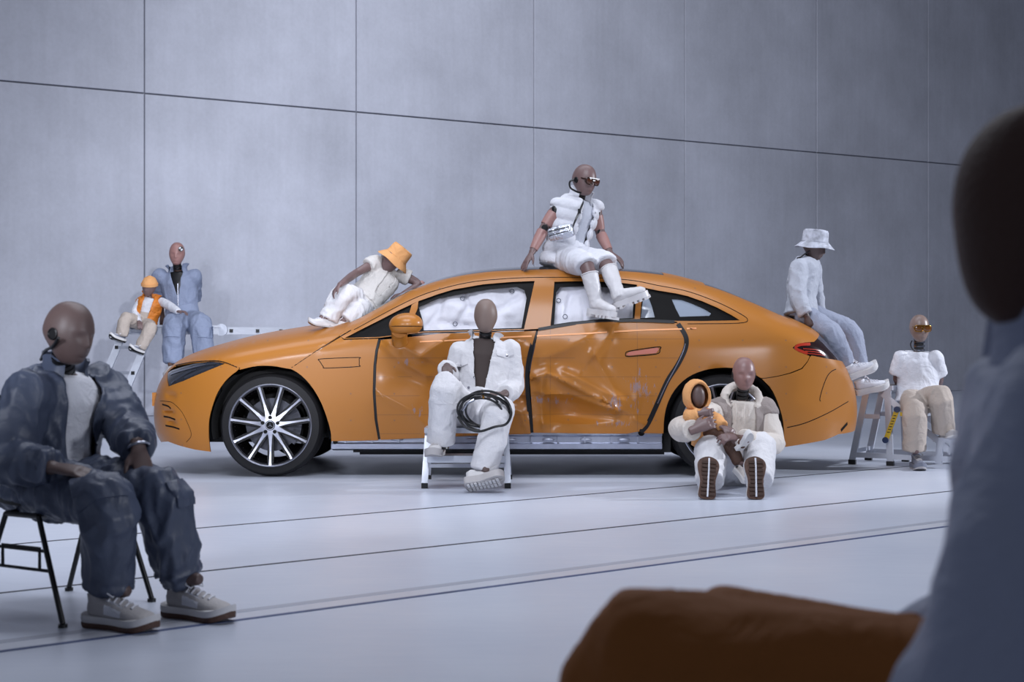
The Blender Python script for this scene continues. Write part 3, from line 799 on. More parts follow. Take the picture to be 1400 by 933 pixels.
# --- mirror
def mirror_():
    c = P(555, 444, 10.24) - Vector((0, CARY, 0)); m = MB()
    m.ball(c, (.120, .10, .082), Matrix.Rotation(math.radians(-4), 3, 'Y'), 24, 14)
    m.v = [(x, y, max(z, c.z - .060) if x > c.x - .12 else z) for x, y, z in m.v]
    o = carput('wing_mirror', m.v, m.f, M_paint, mirror=True, angle=50)
    s = MB(); q = P(546, 460, 10.33) - Vector((0, CARY, 0))
    s.tube([c + Vector((-.045, .0, -.04)), q + Vector((.0, 0, .02)), q + Vector((.0, .03, -.045)), q + Vector((.02, .14, -.05))], [(.058, .055), (.058, .055), (.054, .045), (.045, .03)], 14)
    carput('mirror_stalk', s.v, s.f, M_paint, o, False)
    k = MB(); k.tube([c + Vector((.115 * math.cos(a), .098 * math.sin(a), -.012)) for a in [i * math.pi / 16 for i in range(32)]], .003, 6, closed=True)
    carput('mirror_seam', k.v, k.f, M_black, o, False)
mirror_()
# --- exposed sill, underbody
def extrude_x(prof, x0, x1):
    n = len(prof); vs = [(x0, a, z) for a, z in prof] + [(x1, a, z) for a, z in prof]
    return vs, [(i, i + n, (i + 1) % n + n, (i + 1) % n) for i in range(n)] + [tuple(range(n - 1, -1, -1)), tuple(range(n, 2 * n))]
sx0, sx1 = P(453, 600, 10.45).x, P(905, 600, 10.45).x
sill = carput('sill', *extrude_x([(-.80, .36), (-.925, .36), (-.93, .30), (-.905, .285), (-.905, .245), (-.93, .235), (-.925, .20), (-.80, .18)], sx0, sx1), M_silver, mirror=True, angle=20)
for i in range(12): m = MB(); x = sx0 + .1 + i * .19; m.box((x, -.913, .22 + .045), (.012, .02, .045)); carput('sill_rib', m.v, m.f, M_silver, sill, False)
for i in range(16): m = MB(); m.disc((sx0 + .12 + i * .143, -.929, .325), (0, 1, 0), .008, .006, 10); carput('rivet', m.v, m.f, M_silver, sill, False)
for i in range(8): m = MB(); m.ball((sx0 + .2 + i * .27, -.91, .265), (.045, .012, .011), None, 12, 6); carput('sill_bead', m.v, m.f, M_silver, sill, False)
m = MB(); u_, z_ = px2uz(877, 602); m.disc((u_, -.929, .315), (0, 1, 0), .023, .012, 20); carput('sill_hole', m.v, m.f, M_black, sill, False)
m = MB(); m.disc((sx0 + .03, -.929, .25), (0, 1, 0), .016, .014, 16); carput('sill_hole', m.v, m.f, M_black, sill, False)
m = MB(); m.box((0, 0, .24), (2.28, 1.72, .14)); m.box((0, 0, .165), (2.2, 1.6, .03)); m.box((-2.05, 0, .33), (.9, 1.3, .2)); m.box((2.05, 0, .36), (.6, 1.3, .16)); carput('underbody', m.v, m.f, M_interior, mirror=False)
m = MB(); m.box((.15, 0, .62), (2.5, 1.62, .62)); m.box((-2.0, 0, .55), (.8, 1.05, .4)); m.box((2.0, 0, .62), (.8, 1.05, .5)); m.box((.1, 0, 1.1), (1.6, 1.2, .5), None, .8); carput('interior', m.v, m.f, M_interior, mirror=False)
# --- wheels
WX = (P(370, 582, 10.42).x, P(988, 582, 10.42).x); WZ, WR = .370, .370
def liner(x):
    vs = []; fs = []; n = 24
    for i in range(n + 1):
        a = math.radians(-14 + 208 * i / n); r = .425
        for y in (-.93, -.62): vs.append((x + r * math.cos(a), y, WZ + r * math.sin(a)))
    for i in range(n): fs.append((2 * i, 2 * i + 2, 2 * i + 3, 2 * i + 1))
    b0 = len(vs); vs += [(x + .41, -.62, .26), (x - .41, -.62, .26), (x - .41, -.62, .80), (x + .41, -.62, .80)]; fs.append((b0, b0 + 1, b0 + 2, b0 + 3))
    return carput('arch_liner', vs, fs, M_liner)
for x in WX: liner(x)
def star(r, h):
    vs = []; n = 3
    for i in range(6):
        a = math.pi / 2 + i * math.pi / 3; rr = r if i % 2 == 0 else r * .13
        vs.append((rr * math.cos(a), 0, rr * math.sin(a)))
    vs.append((0, -h, 0)); return vs, [(6, i, (i + 1) % 6) for i in range(6)]
def make_wheel():
    """wheel around the origin, outer face to -y; returns list of (name, mesh, material, parent index)"""
    T = []
    prof = [(.275, -.035), (.285, -.03), (.31, -.028), (.345, -.022), (.358, .0), (.366, .03), (.370, .06), (.370, .19), (.362, .235), (.34, .255), (.30, .26), (.275, .25)]
    v, f = lathe([(r, h) for r, h in prof], (0, 0, 0), (0, 1, 0), 72); T.append(('wheel', v, f, M_tyre))
    v, f = lathe([(.293, -.034), (.296, -.040), (.291, -.044), (.286, -.040), (.276, -.02), (.262, .03), (.25, .2), (.25, .24)], (0, 0, 0), (0, 1, 0), 72)
    T.append(('rim_lip', v, f, M_rim))
    v, f = lathe([(.274, -.018), (.262, .03), (.246, .06), (.246, .24)], (0, 0, 0), (0, 1, 0), 60); T.append(('rim_barrel', v, f, M_rimdark))
    v, f = lathe([(.02, .06), (.19, .06), (.19, .085), (.08, .085)], (0, 0, 0), (0, 1, 0), 48); T.append(('brake_disc', v, f, M_disc))
    m = MB()
    for a in np.linspace(-.6, .6, 9): m.box((.185 * math.cos(a), .05, -.185 * math.sin(a)), (.06, .06, .05), Matrix.Rotation(a, 3, 'Y'))
    T.append(('brake_caliper', m.v, m.f, M_disc))
    v, f = lathe([(0, -.038), (.03, -.038), (.066, -.034), (.073, -.02), (.066, .05)], (0, 0, 0), (0, 1, 0), 40); T.append(('hub', v, f, M_rim))
    for i in range(11):
        a = math.radians(270 + 360 / 11 * i); d = Vector((math.cos(a), 0, math.sin(a))); s = Vector((-math.sin(a), 0, math.cos(a)))
        vs = []; fs = []
        st = ((.06, .017, -.036), (.10, .011, -.030), (.16, .0068, -.027), (.22, .0058, -.030), (.262, .007, -.036), (.284, .010, -.040))
        for r, w, y in st:
            for k, dy in ((-1, .0), (1, .0), (1.25, .03), (-1.25, .03)): vs.append(d * r + s * (w * k) + Vector((0, y + dy, 0)))
        for j in range(len(st) - 1):
            for k in range(4): fs.append((j * 4 + k, (j + 1) * 4 + k, (j + 1) * 4 + (k + 1) % 4, j * 4 + (k + 1) % 4))
        T.append(('spoke', vs, [tuple(reversed(q)) for q in fs], M_rim))
        m = MB(); m.bar(d * .07 + s * .0 + Vector((0, -.005, 0)), d * .272 + Vector((0, -.006, 0)), .045, .03, up=(0, 1, 0)); 
        T.append(('spoke_back', m.v, m.f, M_rimdark))
    for i in range(5):
        a = math.radians(90 + 72 * i); m = MB(); m.disc((.056 * math.cos(a), -.038, .056 * math.sin(a)), (0, 1, 0), .0135, .012, 14); T.append(('lug_bolt', m.v, m.f, M_black))
    v, f = lathe([(0, -.045), (.033, -.045), (.036, -.040)], (0, 0, 0), (0, 1, 0), 32); T.append(('hub_cap', v, f, M_gloss))
    v, f = star(.027, .004); v = [(x, y - .0465, z) for x, y, z in v]; T.append(('star_emblem', v, f, M_rim))
    v, f = loft([Vector((.029 * math.cos(t), -.046, .029 * math.sin(t))) for t in np.linspace(0, 2 * math.pi, 33)[:-1]], .0022, 6, closed=True); T.append(('emblem_ring', v, f, M_rim))
    return T
WT = [(n, mesh(v, f), mm) for n, v, f, mm in make_wheel()]
for n, me, mm in WT: shade(me, 35); me.materials.append(mm); me.name = n
for x in WX:
    for sgn in (1, -1):
        root = None
        for n, me, mm in WT:
            o = bpy.data.objects.new(n, me); C.objects.link(o)
            if root is None:
                o.parent = car; o.location = (x, -.925 * sgn, WZ); o.scale = (1, sgn, 1); root = o
            else: o.parent = root
# front bracket seen at the tip of the nose
m = MB(); m.box(P(214.5, 546, 11.0) - Vector((0, CARY, 0)), (.05, .09, .10)); carput('tow_bracket', m.v, m.f, M_paint, mirror=False, angle=30)
# ------------------------------------------------------------------ figure library
def arrays(me):
    n = len(me.vertices); v = np.empty(n * 3); me.vertices.foreach_get('co', v); return v.reshape(-1, 3)
def quads(me): return [tuple(p.vertices) for p in me.polygons]
def fuse(mb, voxel, smooth=2):
    """union of overlapping closed shapes as one continuous skin"""
    me = mb.me(); o = bpy.data.objects.new('tmp', me); C.objects.link(o)
    md = o.modifiers.new('r', 'REMESH'); md.mode = 'VOXEL'; md.voxel_size = voxel
    dg = bpy.context.evaluated_depsgraph_get(); m2 = bpy.data.meshes.new_from_object(o.evaluated_get(dg))
    bpy.data.objects.remove(o); bpy.data.meshes.remove(me)
    V = arrays(m2); F = quads(m2); bpy.data.meshes.remove(m2)
    return lap(V, F, smooth), F
def edges_of(F):
    E = set()
    for f in F:
        for a, b in zip(f, f[1:] + f[:1]): E.add((a, b) if a < b else (b, a))
    return np.array(list(E))
def lap(V, F, it, k=.6):
    if not it or not len(F): return V
    E = edges_of(F); deg = np.zeros(len(V)); np.add.at(deg, E[:, 0], 1); np.add.at(deg, E[:, 1], 1); deg = np.maximum(deg, 1)
    for _ in range(it):
        s = np.zeros_like(V); np.add.at(s, E[:, 0], V[E[:, 1]]); np.add.at(s, E[:, 1], V[E[:, 0]])
        V = V + k * (s / deg[:, None] - V)
    return V
def normals(V, F):
    N = np.zeros_like(V); A = np.array([f[:3] for f in F])
    n = np.cross(V[A[:, 1]] - V[A[:, 0]], V[A[:, 2]] - V[A[:, 0]])
    for i in range(3): np.add.at(N, A[:, i], n)
    four = [f for f in F if len(f) == 4]
    if four:
        B = np.array(four)
        m = np.cross(V[B[:, 2]] - V[B[:, 0]], V[B[:, 3]] - V[B[:, 0]])
        for i in (0, 2, 3): np.add.at(N, B[:, i], m)
    l = np.linalg.norm(N, axis=1); l[l == 0] = 1
    return N / l[:, None]
def wrinkle(V, F, amp, freq, seed=0.0, aniso=(1, 1, 1), fine=.35, rot=0.0):
    """folded cloth: ridges of warped noise pushed along the normals"""
    if amp <= 0: return V
    N = normals(V, F); p = V * np.array(aniso) * freq + seed * 7.31
    if rot:
        c, s = math.cos(rot), math.sin(rot); p = np.stack([p[:, 0] * c - p[:, 2] * s, p[:, 1], p[:, 0] * s + p[:, 2] * c], 1)
    w = np.stack([noise3(p * .6 + 11), noise3(p * .6 + 37), noise3(p * .6 + 71)], 1)
    n1 = noise3(p + .9 * w); r = np.clip(1 - np.abs(n1) * 2.2, 0, 1) ** 1.4
    n2 = noise3(p * 2.3 + 1.3 * w + 5); r2 = np.clip(1 - np.abs(n2) * 2.2, 0, 1) ** 1.5
    n3 = noise3(p * 4.1 + 2.2 * w + 9); r3 = np.clip(1 - np.abs(n3) * 2.0, 0, 1) ** 1.5
    return V + N * (amp * .8 * (r - .35 + fine * 1.2 * (r2 - .3) + fine * .5 * (r3 - .3)))[:, None]
def cut_shell(V, F, pred, th=.006):
    """open a closed garment where pred(V) holds and give the rest a cloth thickness"""
    kill = pred(V); F2 = [f for f in F if not all(kill[i] for i in f)]
    used = sorted({i for f in F2 for i in f}); mp = {o: n for n, o in enumerate(used)}
    V = V[used]; F = [tuple(mp[i] for i in f) for f in F2]
    E = {}
    for f in F:
        for a, b in zip(f, f[1:] + f[:1]): E[(a, b)] = 1
    bd = [e for e in E if (e[1], e[0]) not in E]
    if bd:
        nb = {}
        for a, b in bd: nb.setdefault(a, []).append(b); nb.setdefault(b, []).append(a)
        for _ in range(6):
            V0 = V.copy()
            for i, l in nb.items(): V[i] = V0[i] * .4 + V0[l].mean(0) * .6
    N = normals(V, F); n = len(V); VV = np.concatenate([V, V - N * th])
    FF = list(F) + [tuple(i + n for i in reversed(f)) for f in F] + [(b, a, a + n, b + n) for a, b in bd]
    return VV, FF

def basis(fw, up):
    f = Vector(fw).normalized(); u = Vector(up); u = (u - f * u.dot(f)).normalized(); s = f.cross(u).normalized()
    return f, u, s      # s = the figure's right-hand side
def head_mesh(c, fw, up, h, face=1.0, nu=52, nv=40):
    f, u, s = basis(fw, up); vs = []
    def g(x, w): return math.exp(-(x / w) ** 2)
    for j in range(nv + 1):
        lat = -math.pi / 2 + math.pi * j / nv; z = math.sin(lat); r = math.cos(lat)
        q = max(0., -z); sm = q * q * (3 - 2 * q)
        wx = .345 * (1 - .20 * sm); rr = r ** .86 if z > 0 else r ** .70
        for i in range(nu):
            th = 2 * math.pi * i / nu; cx, cy = math.cos(th), math.sin(th)
            x = wx * rr * cx
            dep = .43 if cy > 0 else .45 * (1 - .42 * sm)
            if cy > 0: dep *= (1 - .10 * sm)
            y = dep * rr * math.copysign(abs(cy) ** .92, cy) - .02 + .10 * sm
            zz = .5 * z
            if cy > 0 and face:
                k = face * min(1, cy * 2.2)
                y += k * .085 * g(x, .050) * (max(0, min(1, (.16 - z) / .42)) if z > -.30 else max(0, 1 - (-.30 - z) / .10)) 
                y -= k * .032 * g(abs(x) - .135, .075) * g(z + .02, .13)
                y += k * .016 * g(abs(x) - .11, .12) * g(z - .17, .10)
                y += k * .022 * g(x, .10) * (g(z + .46, .055) + g(z + .58, .06))
                y -= k * .012 * g(x, .12) * g(z + .68, .05)
                y += k * .018 * g(x, .11) * g(z + .85, .13)
            vs.append(Vector(c) + (s * x + f * y + u * zz) * h)
    fs = []
    for j in range(nv):
        for i in range(nu):
            a = j * nu + i; b = j * nu + (i + 1) % nu
            fs.append((a, b, b + nu, a + nu))
    vs.append(Vector(c) + (f * .08 - u * .5) * h); vs.append(Vector(c) + (u * .5 - f * .02) * h)
    return vs, fs
def hand(mb, wr, d, up, side, curl=.5, k=1.0, spread=1.0, thumb=1.0):
    """palm, four unequal fingers with bends and a thumb from the side of the palm; up = back of the hand"""
    d, u, s = basis(d, up); wr = Vector(wr); s = s * side          # s points to the thumb side
    mb.tube([wr - d * .03 * k, wr + d * .02 * k, wr + d * .055 * k, wr + d * .092 * k], [(.024 * k, .019 * k), (.029 * k, .017 * k), (.037 * k, .016 * k), (.038 * k, .013 * k)], 14, up=u)
    for i, (o, L) in enumerate(((.029, .072), (.010, .082), (-.010, .077), (-.028, .060))):
        p = wr + d * .082 * k + s * o * k; a = 0.0; pts = [p - d * .02 * k]; dd = (d + s * (o * 4.5 * spread)).normalized(); pts.append(p)
        for seg, fr in enumerate((.45, .32, .23)):
            a += curl * (.75, 1.0, .8)[seg] * (1 + .12 * i)
            v = dd * math.cos(a) - u * math.sin(a); p = p + v * (L * fr * k); pts.append(p)
        mb.tube(pts, [.0085 * k, .0092 * k, .0086 * k, .0078 * k, .0060 * k], 8)
    p = wr + d * .022 * k + s * .022 * k
    v1 = (d * .75 + s * .75 * thumb - u * .25).normalized(); v2 = (d * .95 + s * .25 * thumb - u * .35).normalized()
    mb.tube([p - v1 * .02 * k, p, p + v1 * .038 * k, p + v1 * .038 * k + v2 * .032 * k, p + v1 * .038 * k + v2 * .05 * k], [.012 * k, .0125 * k, .0105 * k, .0092 * k, .0066 * k], 8)
def limb(a, b, c, n=4):
    """shoulder-elbow-wrist path with a soft bend"""
    a, b, c = Vector(a), Vector(b), Vector(c)
    return [a, a.lerp(b, .35), a.lerp(b, .7), b + ((a - b).normalized() + (c - b).normalized()) * .012, b.lerp(c, .3), b.lerp(c, .65), c]

FIG_CHECK = []
class Fig:
    def __init__(s, name, label, J, k=1.0, skin=None, base=None, group=None):
        s.J = {a: (Vector(b) if isinstance(b, (tuple, list, Vector)) else b) for a, b in J.items()}; s.k = k
        s.up = (s.J['nk'] - s.J['pel']).normalized(); f, u, sd = basis(s.J['fw'], s.up)
        s.f = (s.J['fw'] - s.up * s.J['fw'].dot(s.up)).normalized(); s.s = s.f.cross(s.up).normalized()
        b0 = base if base is not None else Vector((s.J['pel'].x, s.J['pel'].y, 0))
        s.root = empty(name, b0); tag(s.root, label, 'dummy', group)
        s.skin = skin; s.name = label
        for n in 'LR':
            if 'hip' + n not in s.J:
                s.J['hip' + n] = s.J['pel'] + s.side(n) * (.085 * k) - s.up * (.02 * k)
            j = s.J
            FIG_CHECK.append((label[:24], n, 'arm %.2f %.2f leg %.2f %.2f trunk %.2f' % ((j['sh' + n] - j['el' + n]).length / k, (j['el' + n] - j['wr' + n]).length / k, (j['hip' + n] - j['kn' + n]).length / k, (j['kn' + n] - j['an' + n]).length / k, (j['nk'] - j['pel']).length / k)))
    def side(s, n):
        d = s.J['shR'] - s.J['shL']; d = (d - s.up * d.dot(s.up)).normalized()
        return d if n == 'R' else -d
    def lat(s): return s.side('R')
    def torso(s, e=0.0, lo=-.10, hi=1.0, hem=1.0, fat=1.0):
        """stations of the trunk grown by e"""
        J, k = s.J, s.k; p, q = J['pel'], J['nk']; L = (q - p).length
        sw = (J['shR'] - J['shL']).length / 2
        st = [(lo, .150 * k * hem, .115 * k * hem), (.06, .152 * k, .112 * k), (.28, .138 * k, .102 * k), (.55, .150 * k, .112 * k), (.78, max(.15 * k, sw * .93), .110 * k), (.90, sw * .80, .085 * k), (1.0, .072 * k, .066 * k)]
        if hi < 1: st = [t for t in st if t[0] <= hi]
        bend = -s.f * .025 * k
        pts = [p + (q - p) * t + bend * math.sin(math.pi * max(0, min(1, t))) * 1.0 for t, a, b in st]
        return pts, [((a + e) * fat, (b + e) * fat) for t, a, b in st]
    def body(s, voxel=.006, skin=None, handk=1.0, arms='LR', hands='LR', legs='LR', curl=(.45, .45)):
        J, k = s.J, s.k; mb = MB()
        pts, rr = s.torso(-.012 * k); mb.tube(pts, rr, 24, up=s.f)
        mb.tube([J['nk'] - s.up * .05 * k, J['nk'] + (J['head'] - J['nk']) * .6], [.04 * k, .028 * k], 14)
        for i, n in enumerate('LR'):
            if n in arms:
                mb.ball(J['sh' + n], .062 * k)
                mb.tube(limb(J['sh' + n], J['el' + n], J['wr' + n]), [x * k for x in (.056, .05, .043, .041, .042, .035, .027)], 14)
                if n in hands: hand(mb, J['wr' + n], J['hd' + n], J['hu' + n], J.get('th' + n, 1), curl[i], k * handk)
            if n in legs:
                mb.tube(limb(J['hip' + n], J['kn' + n], J['an' + n]), [x * k for x in (.085, .078, .066, .058, .055, .046, .036)], 16)
                fd = J['ft' + n].normalized(); mb.tube([J['an' + n] + Vector((0, 0, .0)), J['an' + n] + fd * .03 * k, J['an' + n] + fd * .10 * k], [.036 * k, .034 * k, .022 * k], 10)
        V, F = fuse(mb, voxel, 3)
        return put('body', mesh(V, F), skin or s.skin, s.root)
    def head(s, h, fw, up=(0, 0, 1), m=None, face=1.0, neck=None, ear=None):
        v, f = head_mesh(s.J['head'], fw, up, h, face); o = put('head', weldv(v, f), m or s.skin, s.root)
        fv, uv, sv = basis(fw, up); c = s.J['head']
        a = s.J['nk'] - s.up * .02; b = c - uv * h * .38 - fv * h * .05
        if neck is not None:
            nk = None
            for i in range(5):
                t = i / 4 * .9; d = MB(); d.disc(a.lerp(b, t), b - a, .043 * s.k, (b - a).length * .16, 20)
                o2 = d.put('neck_ring', neck, s.root)
            d = MB(); d.tube([a, b], .032 * s.k, 14); d.put('neck_core', neck, s.root)
        if ear is not None:
            for sg in (1, -1):
                d = MB(); e = c + sv * (sg * h * .335) - fv * h * .02 - uv * h * .05; d.disc(e, sv, h * .10, h * .03, 22); d.put('ear_disc', ear, o)
                d = MB(); d.tube([e + (fv * math.cos(t) + uv * math.sin(t)) * h * .085 + sv * sg * h * .016 for t in np.linspace(0, 2 * math.pi, 25)[:-1]], h * .014, 6, closed=True); d.put('ear_ring', ear, o)
        return o
    def top(s, name, m, e=.03, lo=-.12, hem=1.0, sleeve=1.0, slr=(.085, .072, .05), voxel=.010, amp=.010, freq=7, cut=None, th=.006, extra=None, sides='LR', rot=0.0, fat=1.0, fine=.35, seed=None, aniso=(1, 1, .8), parent=None, hi=1.0):
        J, k = s.J, s.k; mb = MB(); pts, rr = s.torso(e * k, lo, hi, hem, fat); mb.tube(pts, rr, 28, up=s.f)
        for n in sides:
            if sleeve <= 0: continue
            P_ = limb(J['sh' + n], J['el' + n], J['wr' + n]); r0, r1, r2 = [x * k for x in slr]
            rad = [r0, r0 * .98, (r0 + r1) / 2, r1, r1, (r1 + r2) / 2, r2]
            if sleeve < 1:
                tot = 6 * sleeve; n_ = int(tot); P2 = P_[:n_ + 1]; R2 = rad[:n_ + 1]
                if n_ < 6: P2.append(P_[n_].lerp(P_[n_ + 1], tot - n_)); R2.append(rad[n_])
                P_, rad = P2, R2
            mb.ball(J['sh' + n], r0 * 1.0); mb.tube(P_, rad, 16)
        if extra: extra(mb)
        V, F = fuse(mb, voxel, 3); V = wrinkle(V, F, amp, freq, seed if seed is not None else len(name) + s.J['pel'].x, aniso, fine, rot); V = lap(V, F, 1, .4)
        if cut is not None: V, F = cut_shell(V, F, cut, th)
        return put(name, mesh(V, F), m, parent or s.root)
    def loc(s, V):
        """trunk coordinates: across, up, forward"""
        d = V - np.array(s.J['pel']); l = s.lat()
        return d @ np.array(l), d @ np.array(s.up), d @ np.array(s.f)
    def opening(s, w0, w1, v0, v1=9, c0=0.0, c1=0.0, armr=.115):
        """front opening: half width w0 at height v0 to w1 at the neck"""
        L = (s.J['nk'] - s.J['pel']).length
        def pred(V):
            a, v, w = s.loc(V); t = np.clip((v - v0) / (L - v0), 0, 1)
            r = (w > .02) & (v > v0) & (v < v1) & (np.abs(a - (c0 + (c1 - c0) * t)) < (w0 + (w1 - w0) * t))
            for n in 'LR':
                pa = [s.J['sh' + n].lerp(s.J['el' + n], .6), s.J['el' + n], s.J['wr' + n]]
                for p, q in zip(pa, pa[1:]):
                    p, q = np.array(p), np.array(q); d = q - p; tt = np.clip(((V - p) @ d) / (d @ d), 0, 1)
                    r &= np.linalg.norm(V - (p + tt[:, None] * d), axis=1) > armr
            return r
        return pred
    def trousers(s, m, r=(.115, .095, .085, .075), end=1.0, voxel=.010, amp=.010, freq=7, name='trousers', waist=.16, cuff=0.0, extra=None, seed=0.0, aniso=(1, 1, .6), fine=.35):
        J, k = s.J, s.k; mb = MB(); p = J['pel']; up = s.up
        mb.tube([p + up * waist * k, p + up * .05 * k, p - up * .06 * k], [(.158 * k, .122 * k), (.178 * k, .138 * k), (.15 * k, .125 * k)], 24, up=s.f)
        ends = end if isinstance(end, (tuple, list)) else (end, end)
        for i, n in enumerate('LR'):
            a, b, c = J['hip' + n], J['kn' + n], J['an' + n]
            P_ = [a + (a - b).normalized() * .05 * k, a, a.lerp(b, .5), b - (b - a).normalized() * .03, b + (c - b).normalized() * .05, b.lerp(c, .5), b.lerp(c, .82), c + (c - b).normalized() * .01]
            r0, r1, r2, r3 = [x * k for x in r]; R_ = [r0 * .9, r0, (r0 + r1) / 2, r1, r1, (r1 + r2) / 2, r2, r3]
            e = ends[i]
            if e < 1:
                t = e * 7; q = int(t); P_, R_ = P_[:q + 1] + [P_[q].lerp(P_[min(q + 1, 7)], t - q)], R_[:q + 1] + [R_[q]]
            elif e > 1: P_.append(c + (c - b).normalized() * (e - 1)); R_.append(r3)
            mb.tube(P_, R_, 20)
            if cuff: mb.tube([c + (c - b).normalized() * d_ for d_ in (-.05 * k, -.02 * k, .01 * k)], [r3, r3 + cuff, r3 * .8], 20)
        if extra: extra(mb)
        V, F = fuse(mb, voxel, 3); V = wrinkle(V, F, amp, freq, seed + s.J['pel'].x * 3, aniso, fine); V = lap(V, F, 1, .4)
        return put(name, mesh(V, F), m, s.root)
def weldv(v, f):
    v, f = weld(v, f, .0004)
    used = sorted({i for t in f for i in t}); mp = {o: n for n, o in enumerate(used)}
    return mesh([v[i] for i in used], [tuple(mp[i] for i in t) for t in f])
def bvh_of(o):
    w = Vector((0, 0, 0)); p = o
    while p is not None: w += p.location; p = p.parent
    return BVHTree.FromPolygons([v.co + w for v in o.data.vertices], [tuple(p.vertices) for p in o.data.polygons])
def patch(name, on, c, nrm, up, outline, m, th=.006, step=.012, parent=None, amp=0.0):
    """flat piece (pocket, flap, panel) laid on a garment: projected along -nrm"""
    bv = bvh_of(on); n = Vector(nrm).normalized(); u = Vector(up); u = (u - n * u.dot(n)).normalized(); s = u.cross(n).normalized()
    v2, f = fill2d(outline, (), step); vs = []; last = None
    for a, b in v2:
        o = Vector(c) + s * a + u * b; h = bv.ray_cast(o + n * .25, -n, .6)
        q = h[0] if h[0] is not None else None
        if q is not None: last = q
        vs.append((o, q))
    ds = [(q - o).dot(n) for o, q in vs if q is not None]
    if not ds: return None
    md = float(np.median(ds))
    out = []
    for o, q in vs:
        d = (q - o).dot(n) if q is not None else md
        d = max(md - .05, min(md + .05, d)); out.append(o + n * (d + th))
    vv, ff = with_flange(out, f, -n * (th + .006))
    return put(name, mesh(vv, ff), m, parent or on, 50)
def rect(w, h, r=.006):
    return [(-w / 2 + r, -h / 2), (w / 2 - r, -h / 2), (w / 2, -h / 2 + r), (w / 2, h / 2 - r), (w / 2 - r, h / 2), (-w / 2 + r, h / 2), (-w / 2, h / 2 - r), (-w / 2, -h / 2 + r)]

